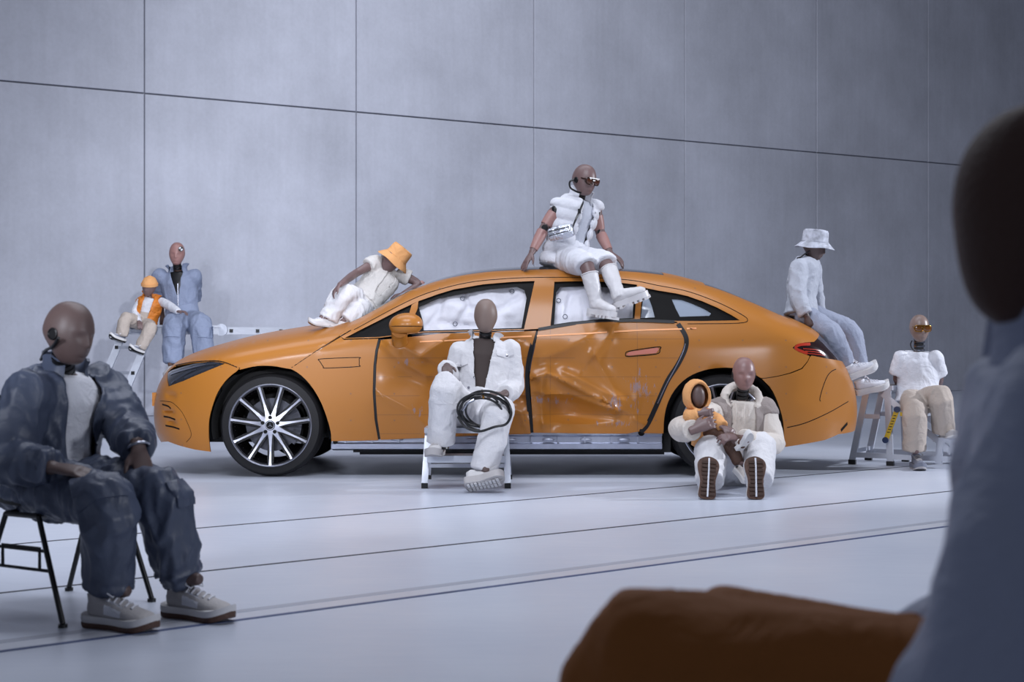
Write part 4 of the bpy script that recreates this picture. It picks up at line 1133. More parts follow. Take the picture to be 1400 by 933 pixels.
def sole_outline(L, w):
    pts = [(0, .0), (.02, .30), (.10, .40), (.30, .36), (.45, .36), (.62, .45), (.78, .50), (.90, .42), (.97, .24), (1.0, 0.0)]
    a = [(x * L, y * w) for x, y in pts]; b = [(x * L, -y * w * .92) for x, y in reversed(pts[1:-1])]
    c = smooth_path([(*p, 0) for p in a + b + [a[0]]], 3)[:-1]
    return [(p[0], p[1]) for p in c]
def shoe(root, heel, fw, up, mu, ms, mo=None, L=.285, w=.105, sole=.032, name='shoe', laces=None, tread=None, stripe=None, chunky=1.0, ot=.011, toe=1.0, label=None):
    """sneaker: upper on a sole, tongue, laces; heel = bottom of the heel"""
    f, u, s = basis(fw, up); h = Vector(heel); W = lambda x, y, z: h + f * x + s * y + u * z
    k = L / .285
    mb = MB()
    st = ((.012, .022, .030, .048), (.035, .033, .042, .052), (.075, .037, .048, .056), (.115, .038, .044, .052), (.16, .042, .034, .045), (.205, .046, .028, .038), (.245, .043, .024, .034), (.272, .028, .016, .028))
    mb.tube([W(x * k, 0, (z - .02) * k + sole) for x, a, b, z in st], [(a * k * w / .105, b * k) for x, a, b, z in st], 20, up=u)
    mb.tube([W(.052 * k, 0, .06 * k + sole), W(.048 * k, 0, .088 * k + sole)], [(.034 * k, .044 * k), (.036 * k, .046 * k)], 18, up=f)
    V, F = fuse(mb, .006, 2)
    o = put(name, mesh(V, F), mu, root)
    if label: o['label'] = label
    ol = sole_outline(L + .012, w * 1.06)
    def slab(z0, z1, g, rise):
        n = len(ol); vs = []
        for z, gg in ((z0, g * .93), (z0 + (z1 - z0) * .4, g), (z1, g * .97)):
            for x, y in ol:
                t = max(0, (x / L - .72) / .28); t2 = max(0, (.12 - x / L) / .12)
                vs.append(W(x - .006, y * gg, z + rise * t * t + .5 * rise * t2 * t2))
        fs = [(r * n + i, r * n + (i + 1) % n, (r + 1) * n + (i + 1) % n, (r + 1) * n + i) for r in range(2) for i in range(n)]
        fs += [tuple(range(n - 1, -1, -1)), tuple(range(2 * n, 3 * n))]
        return mesh(vs, fs)
    put('midsole', slab(ot - .002, sole + .012, 1.0 * chunky, .018), ms, o, 45)
    put('outsole', slab(0, ot, .97 * chunky, .018), mo or ms, o, 45)
    if tread is not None:
        cnt = 0
        for i in range(9):
            for jj in (-1, 1):
                x = L * (.10 + .095 * i); wd = w * .36 * (1 if i not in (3, 4) else .8); t = max(0, (x / L - .72) / .28)
                m = MB(); m.box(W(x, jj * wd * .55, -.002 + .018 * t * t), (.017, wd * .8, .008), Matrix((f, s, u)).transposed()); m.put('tread_block', tread[0], o, 30)
        m = MB(); m.bar(W(L * .03, 0, -.003), W(L * .72, .0, -.003), .010, .006, up=u); m.bar(W(L * .72, 0, -.003), W(L * .97, .0, .012), .010, .006, up=u); m.put('sole_stripe', tread[1], o, 30)
    if laces is not None:
        bv = BVHTree.FromPolygons([Vector(v) for v in V], F)
        for i in range(5):
            x = (.105 + .023 * i) * k; pts = []
            for y in np.linspace(-.030 + .002 * i, .030 - .002 * i, 7):
                hh = bv.ray_cast(W(x + .006 * math.sin(y * 60), y * k, .25), -u, .4)
                if hh[0] is not None: pts.append(hh[0] + u * .003)
            if len(pts) > 2: m = MB(); m.tube(pts, .0036, 6); m.put('lace', laces, o, 60)
        for sg in (-1, 1):
            b = W(.10 * k, 0, .105 * k + sole - .01); m = MB()
            m.tube([b, b + s * sg * .02 + f * .012 + u * .012, b + s * sg * .042 + f * .02 - u * .004, b + s * sg * .030 + f * .034 - u * .018, b + f * .02 - u * .006], .0032, 6); m.put('lace_bow', laces, o, 60)
    if stripe is not None:
        bv = BVHTree.FromPolygons([Vector(v) for v in V], F)
        for sg in (-1, 1):
            vs = []
            for x, z0, z1 in ((.10, .022, .070), (.125, .02, .064), (.15, .018, .056), (.175, .017, .048)):
                for z in (z0, (z0 + z1) / 2, z1):
                    hh = bv.ray_cast(W(x * k, sg * .12, z * k + sole), -s * sg, .2)
                    vs.append((hh[0] if hh[0] is not None else W(x * k, sg * .04, z * k + sole)) + s * sg * .002)
            fs = [(i * 3 + j, i * 3 + j + 1, i * 3 + j + 4, i * 3 + j + 3) for i in range(3) for j in range(2)]
            put('side_panel', mesh(vs, fs if sg > 0 else [tuple(reversed(q)) for q in fs]), stripe, o)
    return o
def torus_path(c, n, r, k=24, ref=None):
    n = Vector(n).normalized(); x = (Vector(ref) - n * Vector(ref).dot(n)).normalized() if ref is not None else n.orthogonal().normalized(); y = n.cross(x)
    return [Vector(c) + x * (r * math.cos(t)) + y * (r * math.sin(t)) for t in np.linspace(0, 2 * math.pi, k + 1)[:-1]]
def bucket_hat(root, c, up, fw, r, h, m, brim=.06, droop=.5, amp=.004, name='bucket_hat'):
    f, u, s = basis(fw, up); vs = []; fs = []; n = 40
    prof = [(0, h), (.55 * r, h * .99), (.90 * r, h * .96), (.97 * r, h * .84), (1.0 * r, h * .4), (1.02 * r, 0), (1.02 * r + brim * .5, -brim * droop * .5), (1.02 * r + brim, -brim * droop), (1.02 * r + brim, -brim * droop - .004), (1.02 * r + brim * .4, -brim * droop * .4 - .008), (.98 * r, -.006), (.92 * r, h * .4), (.84 * r, h * .9), (0, h * .94)]
    for rr, z in prof:
        for i in range(n):
            a = 2 * math.pi * i / n; w = 1 + .03 * math.sin(3 * a + 1) + .02 * math.sin(7 * a)
            vs.append(Vector(c) + f * (rr * 1.12 * w * math.cos(a)) + s * (rr * .98 * w * math.sin(a)) + u * (z + amp * math.sin(4 * a + z * 50)))
    for j in range(len(prof) - 1):
        for i in range(n): fs.append((j * n + i, j * n + (i + 1) % n, (j + 1) * n + (i + 1) % n, (j + 1) * n + i))
    o = put(name, weldv(vs, [tuple(reversed(q)) for q in fs]), m, root, 60)
    for zz, rr in ((.02 * 1, 1.025), (h * .93, .90)):
        d = MB(); d.tube([Vector(c) + f * (rr * r * 1.12 * (1 + .03 * math.sin(3 * a + 1) + .02 * math.sin(7 * a)) * math.cos(a)) + s * (rr * r * .98 * (1 + .03 * math.sin(3 * a + 1) + .02 * math.sin(7 * a)) * math.sin(a)) + u * (zz - .018 if zz < .03 else zz) for a in np.linspace(0, 2 * math.pi, 41)[:-1]], .003, 6, closed=True)
        d.put('seam', m, o, 60)
    return o
def glasses(root, c, fw, up, h, mf, ml, w=.145):
    f, u, s = basis(fw, up); ctr = Vector(c) + f * h * .455 - u * h * .00
    first = MB()
    for sg in (-1, 1):
        q = ctr + s * sg * w * .24 - f * .004
        first.tube([q + s * (.033 * math.copysign(abs(math.cos(t)) ** .7, math.cos(t))) + u * (.024 * math.copysign(abs(math.sin(t)) ** .7, math.sin(t))) - f * (.012 * abs(math.cos(t)) if math.cos(t) * sg > 0 else 0) for t in np.linspace(0, 2 * math.pi, 25)[:-1]], .0045, 8, closed=True)
    first.bar(ctr - s * .012 + u * .008, ctr + s * .012 + u * .008, .006, .008); first.bar(ctr - s * .05 + u * .024, ctr + s * .05 + u * .024, .006, .008)
    o = first.put('sunglasses', mf, root, 40)
    for sg in (-1, 1):
        q = ctr + s * sg * w * .24; d = MB(); d.ball(q - f * .005, (.031, .004, .022), Matrix((s, f, u)).transposed(), 20, 8); d.put('lens', ml, o)
        d = MB(); e = ctr + s * sg * w * .475 + u * .01 - f * .012; d.bar(e, e - f * h * .42 + s * sg * .002, .005, .009); d.put('temple', mf, o)
    return o
# ------------------------------------------------------------------ figures
M_skin = mat('vinyl_brown', srgb(112, 90, 88), .42, var=.05, vscale=12)
M_skind = mat('vinyl_dark_brown', srgb(90, 73, 70), .46, var=.06, vscale=12)
M_skinp = mat('vinyl_pink_brown', srgb(158, 118, 112), .42, var=.05, vscale=12)
M_skinf = mat('vinyl_grey_brown', srgb(124, 106, 98), .5, var=.03, vscale=8)
M_neck = mat('neck_rubber', srgb(22, 22, 24), .3)
M_steel = mat('steel', srgb(150, 152, 162), .25, 1.0)
M_nylon = mat('slate_nylon', srgb(66, 74, 93), .46, bump=.1, bscale=90, var=.05, vscale=5, fold=.08, fscale=9)
M_white = mat('white_cotton', srgb(214, 215, 222), .8, bump=.2, bscale=120, fold=.22)
M_denim = mat('white_denim', srgb(212, 211, 214), .85, bump=.3, bscale=160, fold=.22)
M_cream = mat('cream_fleece', srgb(206, 202, 198), .9, bump=.6, bscale=130, sheen=.3, fold=.22)
M_bluegrey = mat('blue_grey_cotton', srgb(132, 142, 166), .75, bump=.3, bscale=60, var=.05, fold=.22)
M_orangec = mat('orange_nylon', srgb(208, 122, 40), .55, bump=.3, bscale=60, fold=.22)
M_peach = mat('peach_cotton', srgb(222, 162, 104), .8, bump=.25, bscale=90, fold=.22)
M_khaki = mat('khaki_cotton', srgb(178, 166, 156), .85, bump=.25, bscale=90, fold=.22)
M_beige = mat('beige_fleece', srgb(206, 198, 190), .85, bump=.35, bscale=110, fold=.22)
M_taupe = mat('taupe_knit', srgb(150, 140, 136), .9, bump=.6, bscale=140)
M_greysweat = mat('grey_sweat', srgb(150, 156, 174), .85, bump=.25, bscale=110, fold=.22)
M_palesweat = mat('pale_grey_sweat', srgb(178, 182, 193), .85, bump=.25, bscale=110, fold=.22)
M_shoew = mat('shoe_white', srgb(208, 206, 206), .6, bump=.1)
M_shoeg = mat('shoe_pale_grey', srgb(176, 172, 172), .75, bump=.3, bscale=150)
M_shoed = mat('shoe_grey', srgb(120, 124, 138), .7, bump=.3, bscale=150)
M_gum = mat('gum_sole', srgb(84, 58, 46), .6, bump=.4, bscale=120)
M_tread = mat('dark_gum', srgb(66, 46, 36), .7)
M_lensb = mat('amber_lens', srgb(70, 34, 14), .05, coat=1.0)
M_lensy = mat('yellow_lens', srgb(110, 64, 16), .05, coat=1.0)
M_frame = mat('dark_frame', srgb(44, 26, 20), .2)
M_frameg = mat('gold_frame', srgb(150, 104, 40), .25, .8)
M_blk = mat('black_plastic', srgb(20, 20, 22), .35)
M_alu = mat('ladder_aluminium', srgb(196, 200, 210), .38, .45, bump=.08, bscale=40)
M_alud = mat('ladder_tread', srgb(112, 108, 110), .55, .3, bump=.3, bscale=80)
M_yellow = mat('yellow_label', srgb(226, 190, 50), .5)
M_bluecap = mat('blue_cap', srgb(40, 58, 96), .4)

# ===== seated dummy on the black chair (foreground)
FA = Vector((.85, -.53, 0)).normalized(); SA = Vector((-.53, -.85, 0)).normalized()
J1 = dict(pel=(-1.665, 5.30, .465), nk=P(89, 508, 5.30), head=P(95, 455, 5.22), fw=FA,
          shL=P(42, 541, 5.14), shR=P(136, 530, 5.46), elL=P(4, 628, 5.08), elR=P(178, 592, 5.36), wrL=P(74, 640, 4.97), wrR=P(189, 611, 5.12),
          hdL=(.95, -.22, -.10), huL=(0, -.3, 1), thL=-1, hdR=(.30, -.35, -.85), huR=(.6, -.75, .35), thR=1,
          knL=P(152, 688, 4.90), knR=P(220, 672, 5.07), anL=P(148, 806, 4.97), anR=P(247, 790, 5.12), ftL=(.87, -.45, 0), ftR=(.86, -.5, 0))
f1 = Fig('crash_test_dummy', 'dark-headed dummy in slate nylon suit sitting on the black chair', J1, .92, M_skind, base=Vector((-1.665, 5.30, 0)))
f1.body(.006, curl=(.28, .32), handk=1.12)
h1 = f1.head(.222, (.88, -.44, -.20), (.12, .02, 1), M_skind, 1.0, M_neck, M_blk)
f1.top('tshirt', M_white, .020, .02, 1.0, 0, amp=.006, freq=9)
def rumple(mb):   # puffed back and hem
    mb.ball(f1.J['pel'] - FA * .10 + Vector((0, 0, .02)), (.19, .19, .14)); mb.ball(f1.J['shL'].lerp(f1.J['elL'], .55), (.085, .085, .13)); mb.ball(f1.J['elL'].lerp(f1.J['wrL'], .35) + Vector((0, 0, -.01)), (.11, .09, .075))
j1 = f1.top('jacket', M_nylon, .050, -.16, 1.16, .97, (.098, .086, .056), .009, .021, 6.5, cut=f1.opening(.085, .10, .03, 9, .03, .0), extra=rumple, rot=.6, fine=.28, aniso=(1.5, 1.5, .5))
def collar(fig, m, r=.075, h=.06, tilt=.25, gap=.9, name='collar', par=None, th=.012, lean=0.0, cup=1.15):
    """standing collar round the neck, open at the front"""
    c = fig.J['nk'] + fig.up * .0; f, u, s = fig.f, fig.up, fig.lat(); vs = []; n = 28
    for i in range(n + 1):
        a = gap + (2 * math.pi - 2 * gap) * i / n
        d = f * math.cos(a) + s * math.sin(a)
        for z, g in ((-.03, 1.2), (h * .5, 1.0 + .05), (h, cup), (h, cup - th / r), (0, .95)):
            vs.append(c + d * (r * g) * (1 + .04 * math.sin(5 * a)) + u * (z * (1 - tilt * math.cos(a)) + .004 * math.sin(7 * a)) - f * lean)
    fs = [(i * 5 + j, i * 5 + j + 1, (i + 1) * 5 + j + 1, (i + 1) * 5 + j) for i in range(n) for j in range(4)] + [tuple(range(5)), tuple(n * 5 + j for j in range(4, -1, -1))]
    return put(name, mesh(vs, fs), m, par or fig.root, 60)
collar(f1, M_nylon, .080, .055, .2, .8, par=j1)
for i, t in enumerate(np.linspace(.08, .96, 2)): pass
t1 = f1.trousers(M_nylon, (.122, .104, .090, .060), 1.03, .009, .021, 6.5, cuff=.03, waist=.10, fine=.28, aniso=(1.6, 1.6, .45))
patch('pocket_flap', t1, f1.J['hipL'].lerp(f1.J['knL'], .80), (.35, -.80, .5), (-.3, .35, .8), rect(.17, .12), M_nylon, .010)
patch('pocket_flap', t1, f1.J['hipR'].lerp(f1.J['knR'], .93) + Vector((.03, 0, -.03)), (.85, -.35, .3), (-.4, .1, .9), rect(.12, .10), M_nylon, .010)
for n, hl in (('L', P(121, 853, 4.985)), ('R', P(229, 838, 5.17))):
    hl.z = 0.0
    shoe(f1.root, hl, f1.J['ft' + n], (0, 0, 1), M_shoeg, M_shoew, M_gum, ot=.020, L=.295, w=.108, sole=.030, laces=M_white, stripe=M_white, chunky=1.06, name='sneaker')
w = MB(); w.tube(torus_path(f1.J['wrR'] - J1['hdR'][0] * Vector((0, 0, 0)) , Vector(J1['hdR']), .036, 20), .006, 6, closed=True); w.put('bracelet', M_steel, f1.root)
w = MB(); w.tube(smooth_path([P(80, 462, 5.12), P(72, 474, 5.16), P(62, 480, 5.22), P(56, 492, 5.3)], 5), .006, 8); w.put('cable', M_blk, f1.root)
# chair
ch = empty('chair', (-1.62, 5.31, 0)); tag(ch, 'black stacking chair with thin tube legs in the left foreground', 'chair')
Q = {'fn': Vector((-1.52, 4.95, 0)), 'ff': Vector((-1.34, 5.44, 0)), 'bf': Vector((-1.72, 5.68, 0)), 'bn': Vector((-1.90, 5.19, 0))}
cen = sum(Q.values(), Vector()) / 4; TOPZ = .365
tops = {}
for k_, q in Q.items():
    inn = q.lerp(cen, .16); mid = (Q['fn'] + Q['bn']) / 2 if k_[1] == 'n' else (Q['ff'] + Q['bf']) / 2
    tp = inn.lerp(mid, .55); tp.z = TOPZ; tops[k_] = tp
    m = MB(); m.tube([q + Vector((0, 0, .012)), tp], .010, 10); lg = m.put('leg', M_blk, ch)
    m = MB(); m.disc(q + Vector((0, 0, .006)), (0, 0, 1), .016, .012, 14); m.put('foot', M_blk, lg)
for a, b in (('fn', 'bn'), ('ff', 'bf'), ('fn', 'ff'), ('bn', 'bf')):
    m = MB(); m.tube([tops[a], tops[b]], .010, 8); m.put('seat_rail', M_blk, ch)
m = MB(); m.tube([Q['fn'].lerp(tops['fn'], .68), Q['bn'].lerp(tops['bn'], .68)], .006, 8); m.put('stretcher', M_blk, ch)
m = MB(); a = Q['fn'].lerp(tops['fn'], .50); b = Q['bn'].lerp(tops['bn'], .50); m.tube([a, b], .006, 8); m.tube([a.lerp(b, .18), a.lerp(b, .18) + Vector((0, 0, .075)), a.lerp(b, .8) + Vector((0, 0, .075)), a.lerp(b, .8)], .006, 8); m.put('link_bracket', M_blk, ch)
sc_ = cen + Vector((0, 0, 0)); R3 = Matrix((FA, SA, Vector((0, 0, 1)))).transposed()
vs = []; n = 16
for i in range(n + 1):
    for j in range(n + 1):
        a, b = (i / n - .5) * 2, (j / n - .5) * 2
        x = .21 * a * math.sqrt(1 - .28 * b * b); y = .225 * b * math.sqrt(1 - .28 * a * a); z = .385 + .022 * (a * a + b * b) - (.03 * max(0, a) ** 3)
        vs.append(sc_ + R3 @ Vector((x, y, z)))
fs = [(i * (n + 1) + j, (i + 1) * (n + 1) + j, (i + 1) * (n + 1) + j + 1, i * (n + 1) + j + 1) for i in range(n) for j in range(n)]
put('seat', mesh(*with_flange(vs, fs, Vector((0, 0, -.014)))), M_blk, ch, 50)
vs = []
for i in range(n + 1):
    for j in range(n + 1):
        a, b = (i / n), (j / n - .5) * 2
        vs.append(sc_ + R3 @ Vector((-.21 - .06 * a - .035 * (1 - b * b) * 1.0, .21 * b * math.sqrt(1 - .2 * (2 * a - 1) ** 2), .55 + .22 * a)))
put('backrest', mesh(*with_flange(vs, fs, FA * .012)), M_blk, ch, 50)
for sg in (-1, 1):
    m = MB(); m.tube([sc_ + R3 @ Vector((-.14, .19 * sg, .37)), sc_ + R3 @ Vector((-.215, .19 * sg, .45)), sc_ + R3 @ Vector((-.25, .18 * sg, .70))], .009, 8); m.put('back_post', M_blk, ch)

# ===== faceless dummy on the step ladder in front of the doors
J6 = dict(pel=P(654, 566, 9.93), nk=P(663, 464, 10.06), head=P(664, 432, 10.0), fw=(-.12, -1, 0),
          shL=P(629, 481, 10.05), shR=P(697, 479, 10.05), elL=P(616, 525, 10.10), elR=P(704, 532, 10.05), wrL=P(611, 501, 9.68), wrR=P(688, 540, 9.76),
          hdL=(.05, -.9, -.12), huL=(0, -.1, 1), thL=-1, hdR=(-.55, -.65, .10), huR=(.2, -.1, 1), thR=1,
          hipL=P(637, 570, 9.90), hipR=P(674, 572, 9.90), knL=P(608, 524, 9.52), knR=P(684, 560, 9.47), anL=P(602, 613, 9.62), anR=P(661, 646, 9.42), ftL=(-.25, -.95, -.05), ftR=(.2, -.95, .3))
f6 = Fig('crash_test_dummy', 'faceless dummy in white denim jacket sitting on the step ladder holding a cable', J6, 1.0, M_skinf)
f6.body(.006, skin=M_skind, curl=(.75, .8))
f6.head(.232, (-.05, -1, -.08), (0, 0, 1), M_skinf, 0.0, M_neck)
M_suit = mat('dark_bodysuit', srgb(58, 46, 43), .7)
f6.top('bodysuit', M_suit, .006, -.05, 1.0, 0, amp=.002)
j6 = f6.top('jacket', M_denim, .030, -.06, 1.10, .93, (.074, .072, .058), .009, .010, 8, cut=f6.opening(.022, .085, .03, 9, .0, .0), rot=.4)
collar(f6, M_denim, .092, .036, .1, .75, par=j6, cup=1.35)
patch('pocket_flap', j6, P(627, 495, 9.93), (-.15, -1, .1), (0, 0, 1), [(-.065, .03), (.065, .03), (.065, -.015), (.0, -.035), (-.065, -.015)], M_denim, .008)
patch('pocket_flap', j6, P(691, 483, 9.93), (.15, -1, .1), (-.05, 0, 1), [(-.06, .028), (.06, .028), (.06, -.012), (.0, -.03), (-.06, -.012)], M_denim, .008)
for (x, y) in ((629, 500), (651, 496), (649, 517), (641, 531), (693, 486)):
    patch('button', j6, P(x, y, 9.93), (0, -1, .1), (0, 0, 1), [(.009 * math.cos(a), .009 * math.sin(a)) for a in np.linspace(0, 2 * math.pi, 9)[:-1]], M_steel, .011, .02)
t6 = f6.trousers(M_denim, (.115, .098, .092, .094), (.93, .97), .009, .010, 7, aniso=(1, 1, .5))
patch('seam', t6, P(611, 552, 9.45), (0, -1, 0), (0, 0, 1), rect(.17, .006, .001), M_denim, .004, .02)
h_ = P(600, 631, 9.70); h_.z = .215
shoe(f6.root, h_, (-.10, -1, 0), (0, 0, 1), M_shoew, M_shoeg, M_shoeg, L=.27, w=.11, sole=.034, laces=M_shoeg, chunky=1.12, name='sneaker')
m = MB(); m.tube(torus_path(f6.J['anL'] + Vector((0, -.01, .005)), (0, -.1, 1), .052, 20), .008, 8, closed=True); m.put('ankle_cuff', M_blk, f6.root)
h_ = P(637, 668, 9.34)
shoe(f6.root, h_, (1, -.15, .20), (-.15, .62, .78), M_shoew, M_shoeg, M_shoeg, L=.25, w=.125, sole=.036, laces=M_shoeg, chunky=1.15, name='sneaker', tread=(M_shoew, M_shoeg))
# cable coil
cc = P(661, 563, 9.44)
coil = empty('cable_coil', cc); tag(coil, 'looped black cable held on the lap of the denim jacket dummy', 'cable')
rnd = random.Random(4)
for i in range(6):
    rx, rz = .148 + rnd.uniform(-.03, .016), .125 + rnd.uniform(-.026, .016); o_ = Vector((rnd.uniform(-.03, .03), rnd.uniform(-.03, .0), rnd.uniform(-.02, .02))); ph = rnd.uniform(0, 6)
    m = MB(); m.tube([cc + o_ + Vector((rx * math.cos(a) + .02 * math.sin(a), -.02 * math.sin(a + ph) - .03 * math.sin(a), rz * math.sin(a) - .02 * math.cos(a))) for a in np.linspace(0, 2 * math.pi, 49)[:-1]], .0075, 8, closed=True); m.put('loop', M_blk, coil)
m = MB(); m.tube(smooth_path([P(679, 545, 9.50), P(694, 552, 9.40), P(699, 566, 9.36), P(692, 580, 9.36), P(676, 584, 9.34), P(655, 590, 9.34), P(636, 584, 9.36), P(626, 570, 9.38)], 6), .0085, 8); m.put('loose_loop', M_blk, coil)
m = MB(); m.tube([P(632, 562, 9.36), P(638, 552, 9.36), P(648, 547, 9.37)], .010, 8); m.put('connector', M_steel, coil)
m = MB(); m.tube([P(659, 534, 9.46), P(661, 544, 9.36)], .007, 8); m.put('hook', M_frameg, coil)
# step ladder
ld = empty('step_ladder', P(637, 660, 9.9).xy.to_3d()); tag(ld, 'small two-step aluminium ladder under the white denim dummy', 'ladder')
xa, xb = -.575, -.028; yf, yb = 9.63, 10.27
for x, xt in ((xa, xa + .015), (xb, xb - .015)):
    m = MB(); m.bar((x, yf, .03), (xt, 9.80, .375), .042, .026, up=(0, 1, 0)); lg = m.put('leg', M_alu, ld, 30)
    m = MB(); m.box((x, yf, .017), (.042, .034, .034)); m.put('rubber_foot', M_blk, lg, 30)
    m = MB(); m.bar((x - .01 if x == xa else x + .01, yb, .03), (xt, 9.98, .375), .030, .024, up=(0, 1, 0)); lg = m.put('leg', M_alu, ld, 30)
    m = MB(); m.box((x - .01 if x == xa else x + .01, yb, .017), (.038, .032, .034)); m.put('rubber_foot', M_blk, lg, 30)
m = MB(); m.box(((xa + xb) / 2, 9.89, .372), (xb - xa + .02, .27, .035)); m.put('top_step', M_alu, ld, 30)
m = MB(); m.box(((xa + xb) / 2, 9.72, .190), (xb - xa - .03, .17, .045)); st = m.put('step', M_alu, ld, 30)
m = MB(); m.box(((xa + xb) / 2, 9.72, .214), (xb - xa - .05, .15, .006)); m.put('tread', M_alud, st, 30)
m = MB(); m.bar((xa, 10.20, .10), (xb, 10.20, .10), .02, .025); m.put('cross_bar', M_alu, ld, 30)
# ===== adult in blue-grey overall with child, on the trestle by the wall
Y2 = 15.0
J2 = dict(pel=P(250, 439, 15.0), nk=P(243, 371, 15.05), head=P(242, 347, 14.98), fw=(.05, -1, 0),
          shL=P(219, 379, 15.05), shR=P(265, 379, 15.05), elL=P(216, 408, 15.25), elR=P(264, 405, 15.3), wrL=P(222, 432, 15.3), wrR=P(262, 434, 15.32),
          hdL=(0, .2, -1), huL=(0, 1, 0), thL=1, hdR=(0, .2, -1), huR=(0, 1, 0), thR=-1,
          hipL=P(244, 440, 14.95), hipR=P(262, 440, 14.95), knL=P(239, 442, 14.52), knR=P(274, 443, 14.50), anL=P(236, 496, 14.48), anR=P(280, 496, 14.48), ftL=(-.1, -1, -.2), ftR=(.1, -1, -.2))
f2 = Fig('crash_test_dummy', 'pink-headed dummy in blue-grey overall sitting by the concrete wall', J2, 1.0, M_skinp, base=P(250, 439, 15.0).xy.to_3d())
f2.body(.008, skin=M_gum)
hd2 = f2.head(.232, (.10, -1, -.10), (.05, 0, 1), M_skinp, 1.1, M_neck)
c_ = P(247.3, 340.5, 14.878)
m = MB(); m.disc(c_, (.12, -1, .12), .026, .006, 24); tg = m.put('target_sticker', M_blk, hd2)
for q in range(2):
    m = MB(); dx_, dz_ = ((1, 1), (-1, -1))[q]
    f_, u_v, s_ = basis((.12, -1, .12), (0, 0, 1)); cc_ = c_ + f_ * .004; vs = [cc_]
    for t in np.linspace(0, math.pi / 2, 7): vs.append(cc_ + (s_ * math.cos(t) + u_v * math.sin(t)) * (.021 * dx_))
    m.add(vs, [(0, i + 1, i + 2) for i in range(6)]); put('target_quarter', m.me(), M_white, tg)
ov = f2.top('overall_top', M_bluegrey, .026, -.10, 1.18, .62, (.088, .086, .082), .011, .012, 7, cut=f2.opening(.015, .075, .24, 9))
f2.top('bodysuit', M_blk, .004, .1, 1.0, 0, amp=.0, voxel=.012)
collar(f2, M_bluegrey, .088, .065, .1, .7, par=ov, cup=1.4)
t2 = f2.trousers(M_bluegrey, (.118, .115, .105, .10), 1.0, .011, .012, 7, name='overall_trousers', aniso=(1, 1, .6))
patch('pocket_flap', t2, P(234, 452, 14.4), (-.1, -1, .2), (0, 0, 1), rect(.17, .12), M_bluegrey, .012)
patch('pocket_flap', t2, P(281, 454, 14.4), (.2, -1, .2), (0, 0, 1), rect(.15, .11), M_bluegrey, .012)
m = MB(); m.bar(P(243, 388, 14.83), P(243.5, 418, 14.80), .01, .008); m.put('zip', M_steel, ov)
for n in 'LR':
    shoe(f2.root, f2.J['an' + n] + Vector((0, .06, -.11)), (0, -1, -.15), (0, -.15, 1), M_shoeg, M_shoeg, M_gum, name='shoe')

J3 = dict(pel=P(196, 441, 14.72), nk=P(206, 407, 14.75), head=P(204, 392, 14.70), fw=(-.15, -1, -.1),
          shL=P(193, 413, 14.72), shR=P(222, 413, 14.74), elL=P(184, 428, 14.70), elR=P(234, 420, 14.58), wrL=P(190, 440, 14.55), wrR=P(244, 426, 14.45),
          hdL=(.3, -.6, -.4), huL=(0, 0, 1), thL=-1, hdR=(.75, -.3, -.05), huR=(0, 0, 1), thR=1,
          hipL=P(190, 442, 14.68), hipR=P(201, 444, 14.68), knL=P(171, 434, 14.45), knR=P(207, 449, 14.42), anL=P(167, 459, 14.42), anR=P(192, 475, 14.38), ftL=(-.6, -.7, -.1), ftR=(-.5, -.8, -.1))
f3 = Fig('crash_test_dummy', 'child dummy in orange beanie and orange puffer vest by the wall', J3, .62, M_skin, base=P(196, 441, 14.72).xy.to_3d())
f3.body(.006, handk=1.3)
h3 = f3.head(.185, (-.35, -.95, -.28), (.16, 0, 1), M_skin, .5)
f_, u_, s_ = basis((-.35, -.95, -.28), (.16, 0, 1)); c_ = f3.J['head']
m = MB(); m.tube([c_ + u_ * .012 - f_ * .006, c_ + u_ * .045 - f_ * .012, c_ + u_ * .085 - f_ * .014, c_ + u_ * .108 - f_ * .018], [(.074, .090), (.073, .088), (.052, .064), (.012, .014)], 24, up=f_)
V, F = fuse(m, .006, 3); bn = put('beanie', mesh(wrinkle(V, F, .004, 14, 2), F), M_peach, f3.root)
m = MB(); m.tube([c_ + u_ * .008 - f_ * .006, c_ + u_ * .034 - f_ * .008], [(.079, .095), (.080, .096)], 28, up=f_); m.put('beanie_cuff', M_peach, bn, 50)
f3.top('tshirt', M_white, .02, -.15, 1.1, 1.0, (.075, .068, .05), .008, .006, 11)
vs3 = f3.top('puffer_vest', M_orangec, .055, -.10, 1.15, 0, voxel=.008, amp=.010, freq=12, cut=f3.opening(.038, .055, -.3, 9, .0, .0, armr=.0), fat=1.08, aniso=(.5, .5, 1.8))
collar(f3, M_orangec, .075, .045, .2, .8, par=vs3, cup=1.3, th=.016)
f3.trousers(M_khaki, (.115, .105, .098, .088), 1.0, .008, .008, 10)
for n in 'LR':
    shoe(f3.root, f3.J['an' + n] - f3.J['ft' + n].normalized() * .03 + Vector((0, .0, -.075)), f3.J['ft' + n] + Vector((0, 0, .35)), (.3, .35, 1), M_shoed, M_shoew, M_blk, L=.185, w=.075, sole=.022, laces=M_white, name='sneaker', tread=(M_blk, M_white))
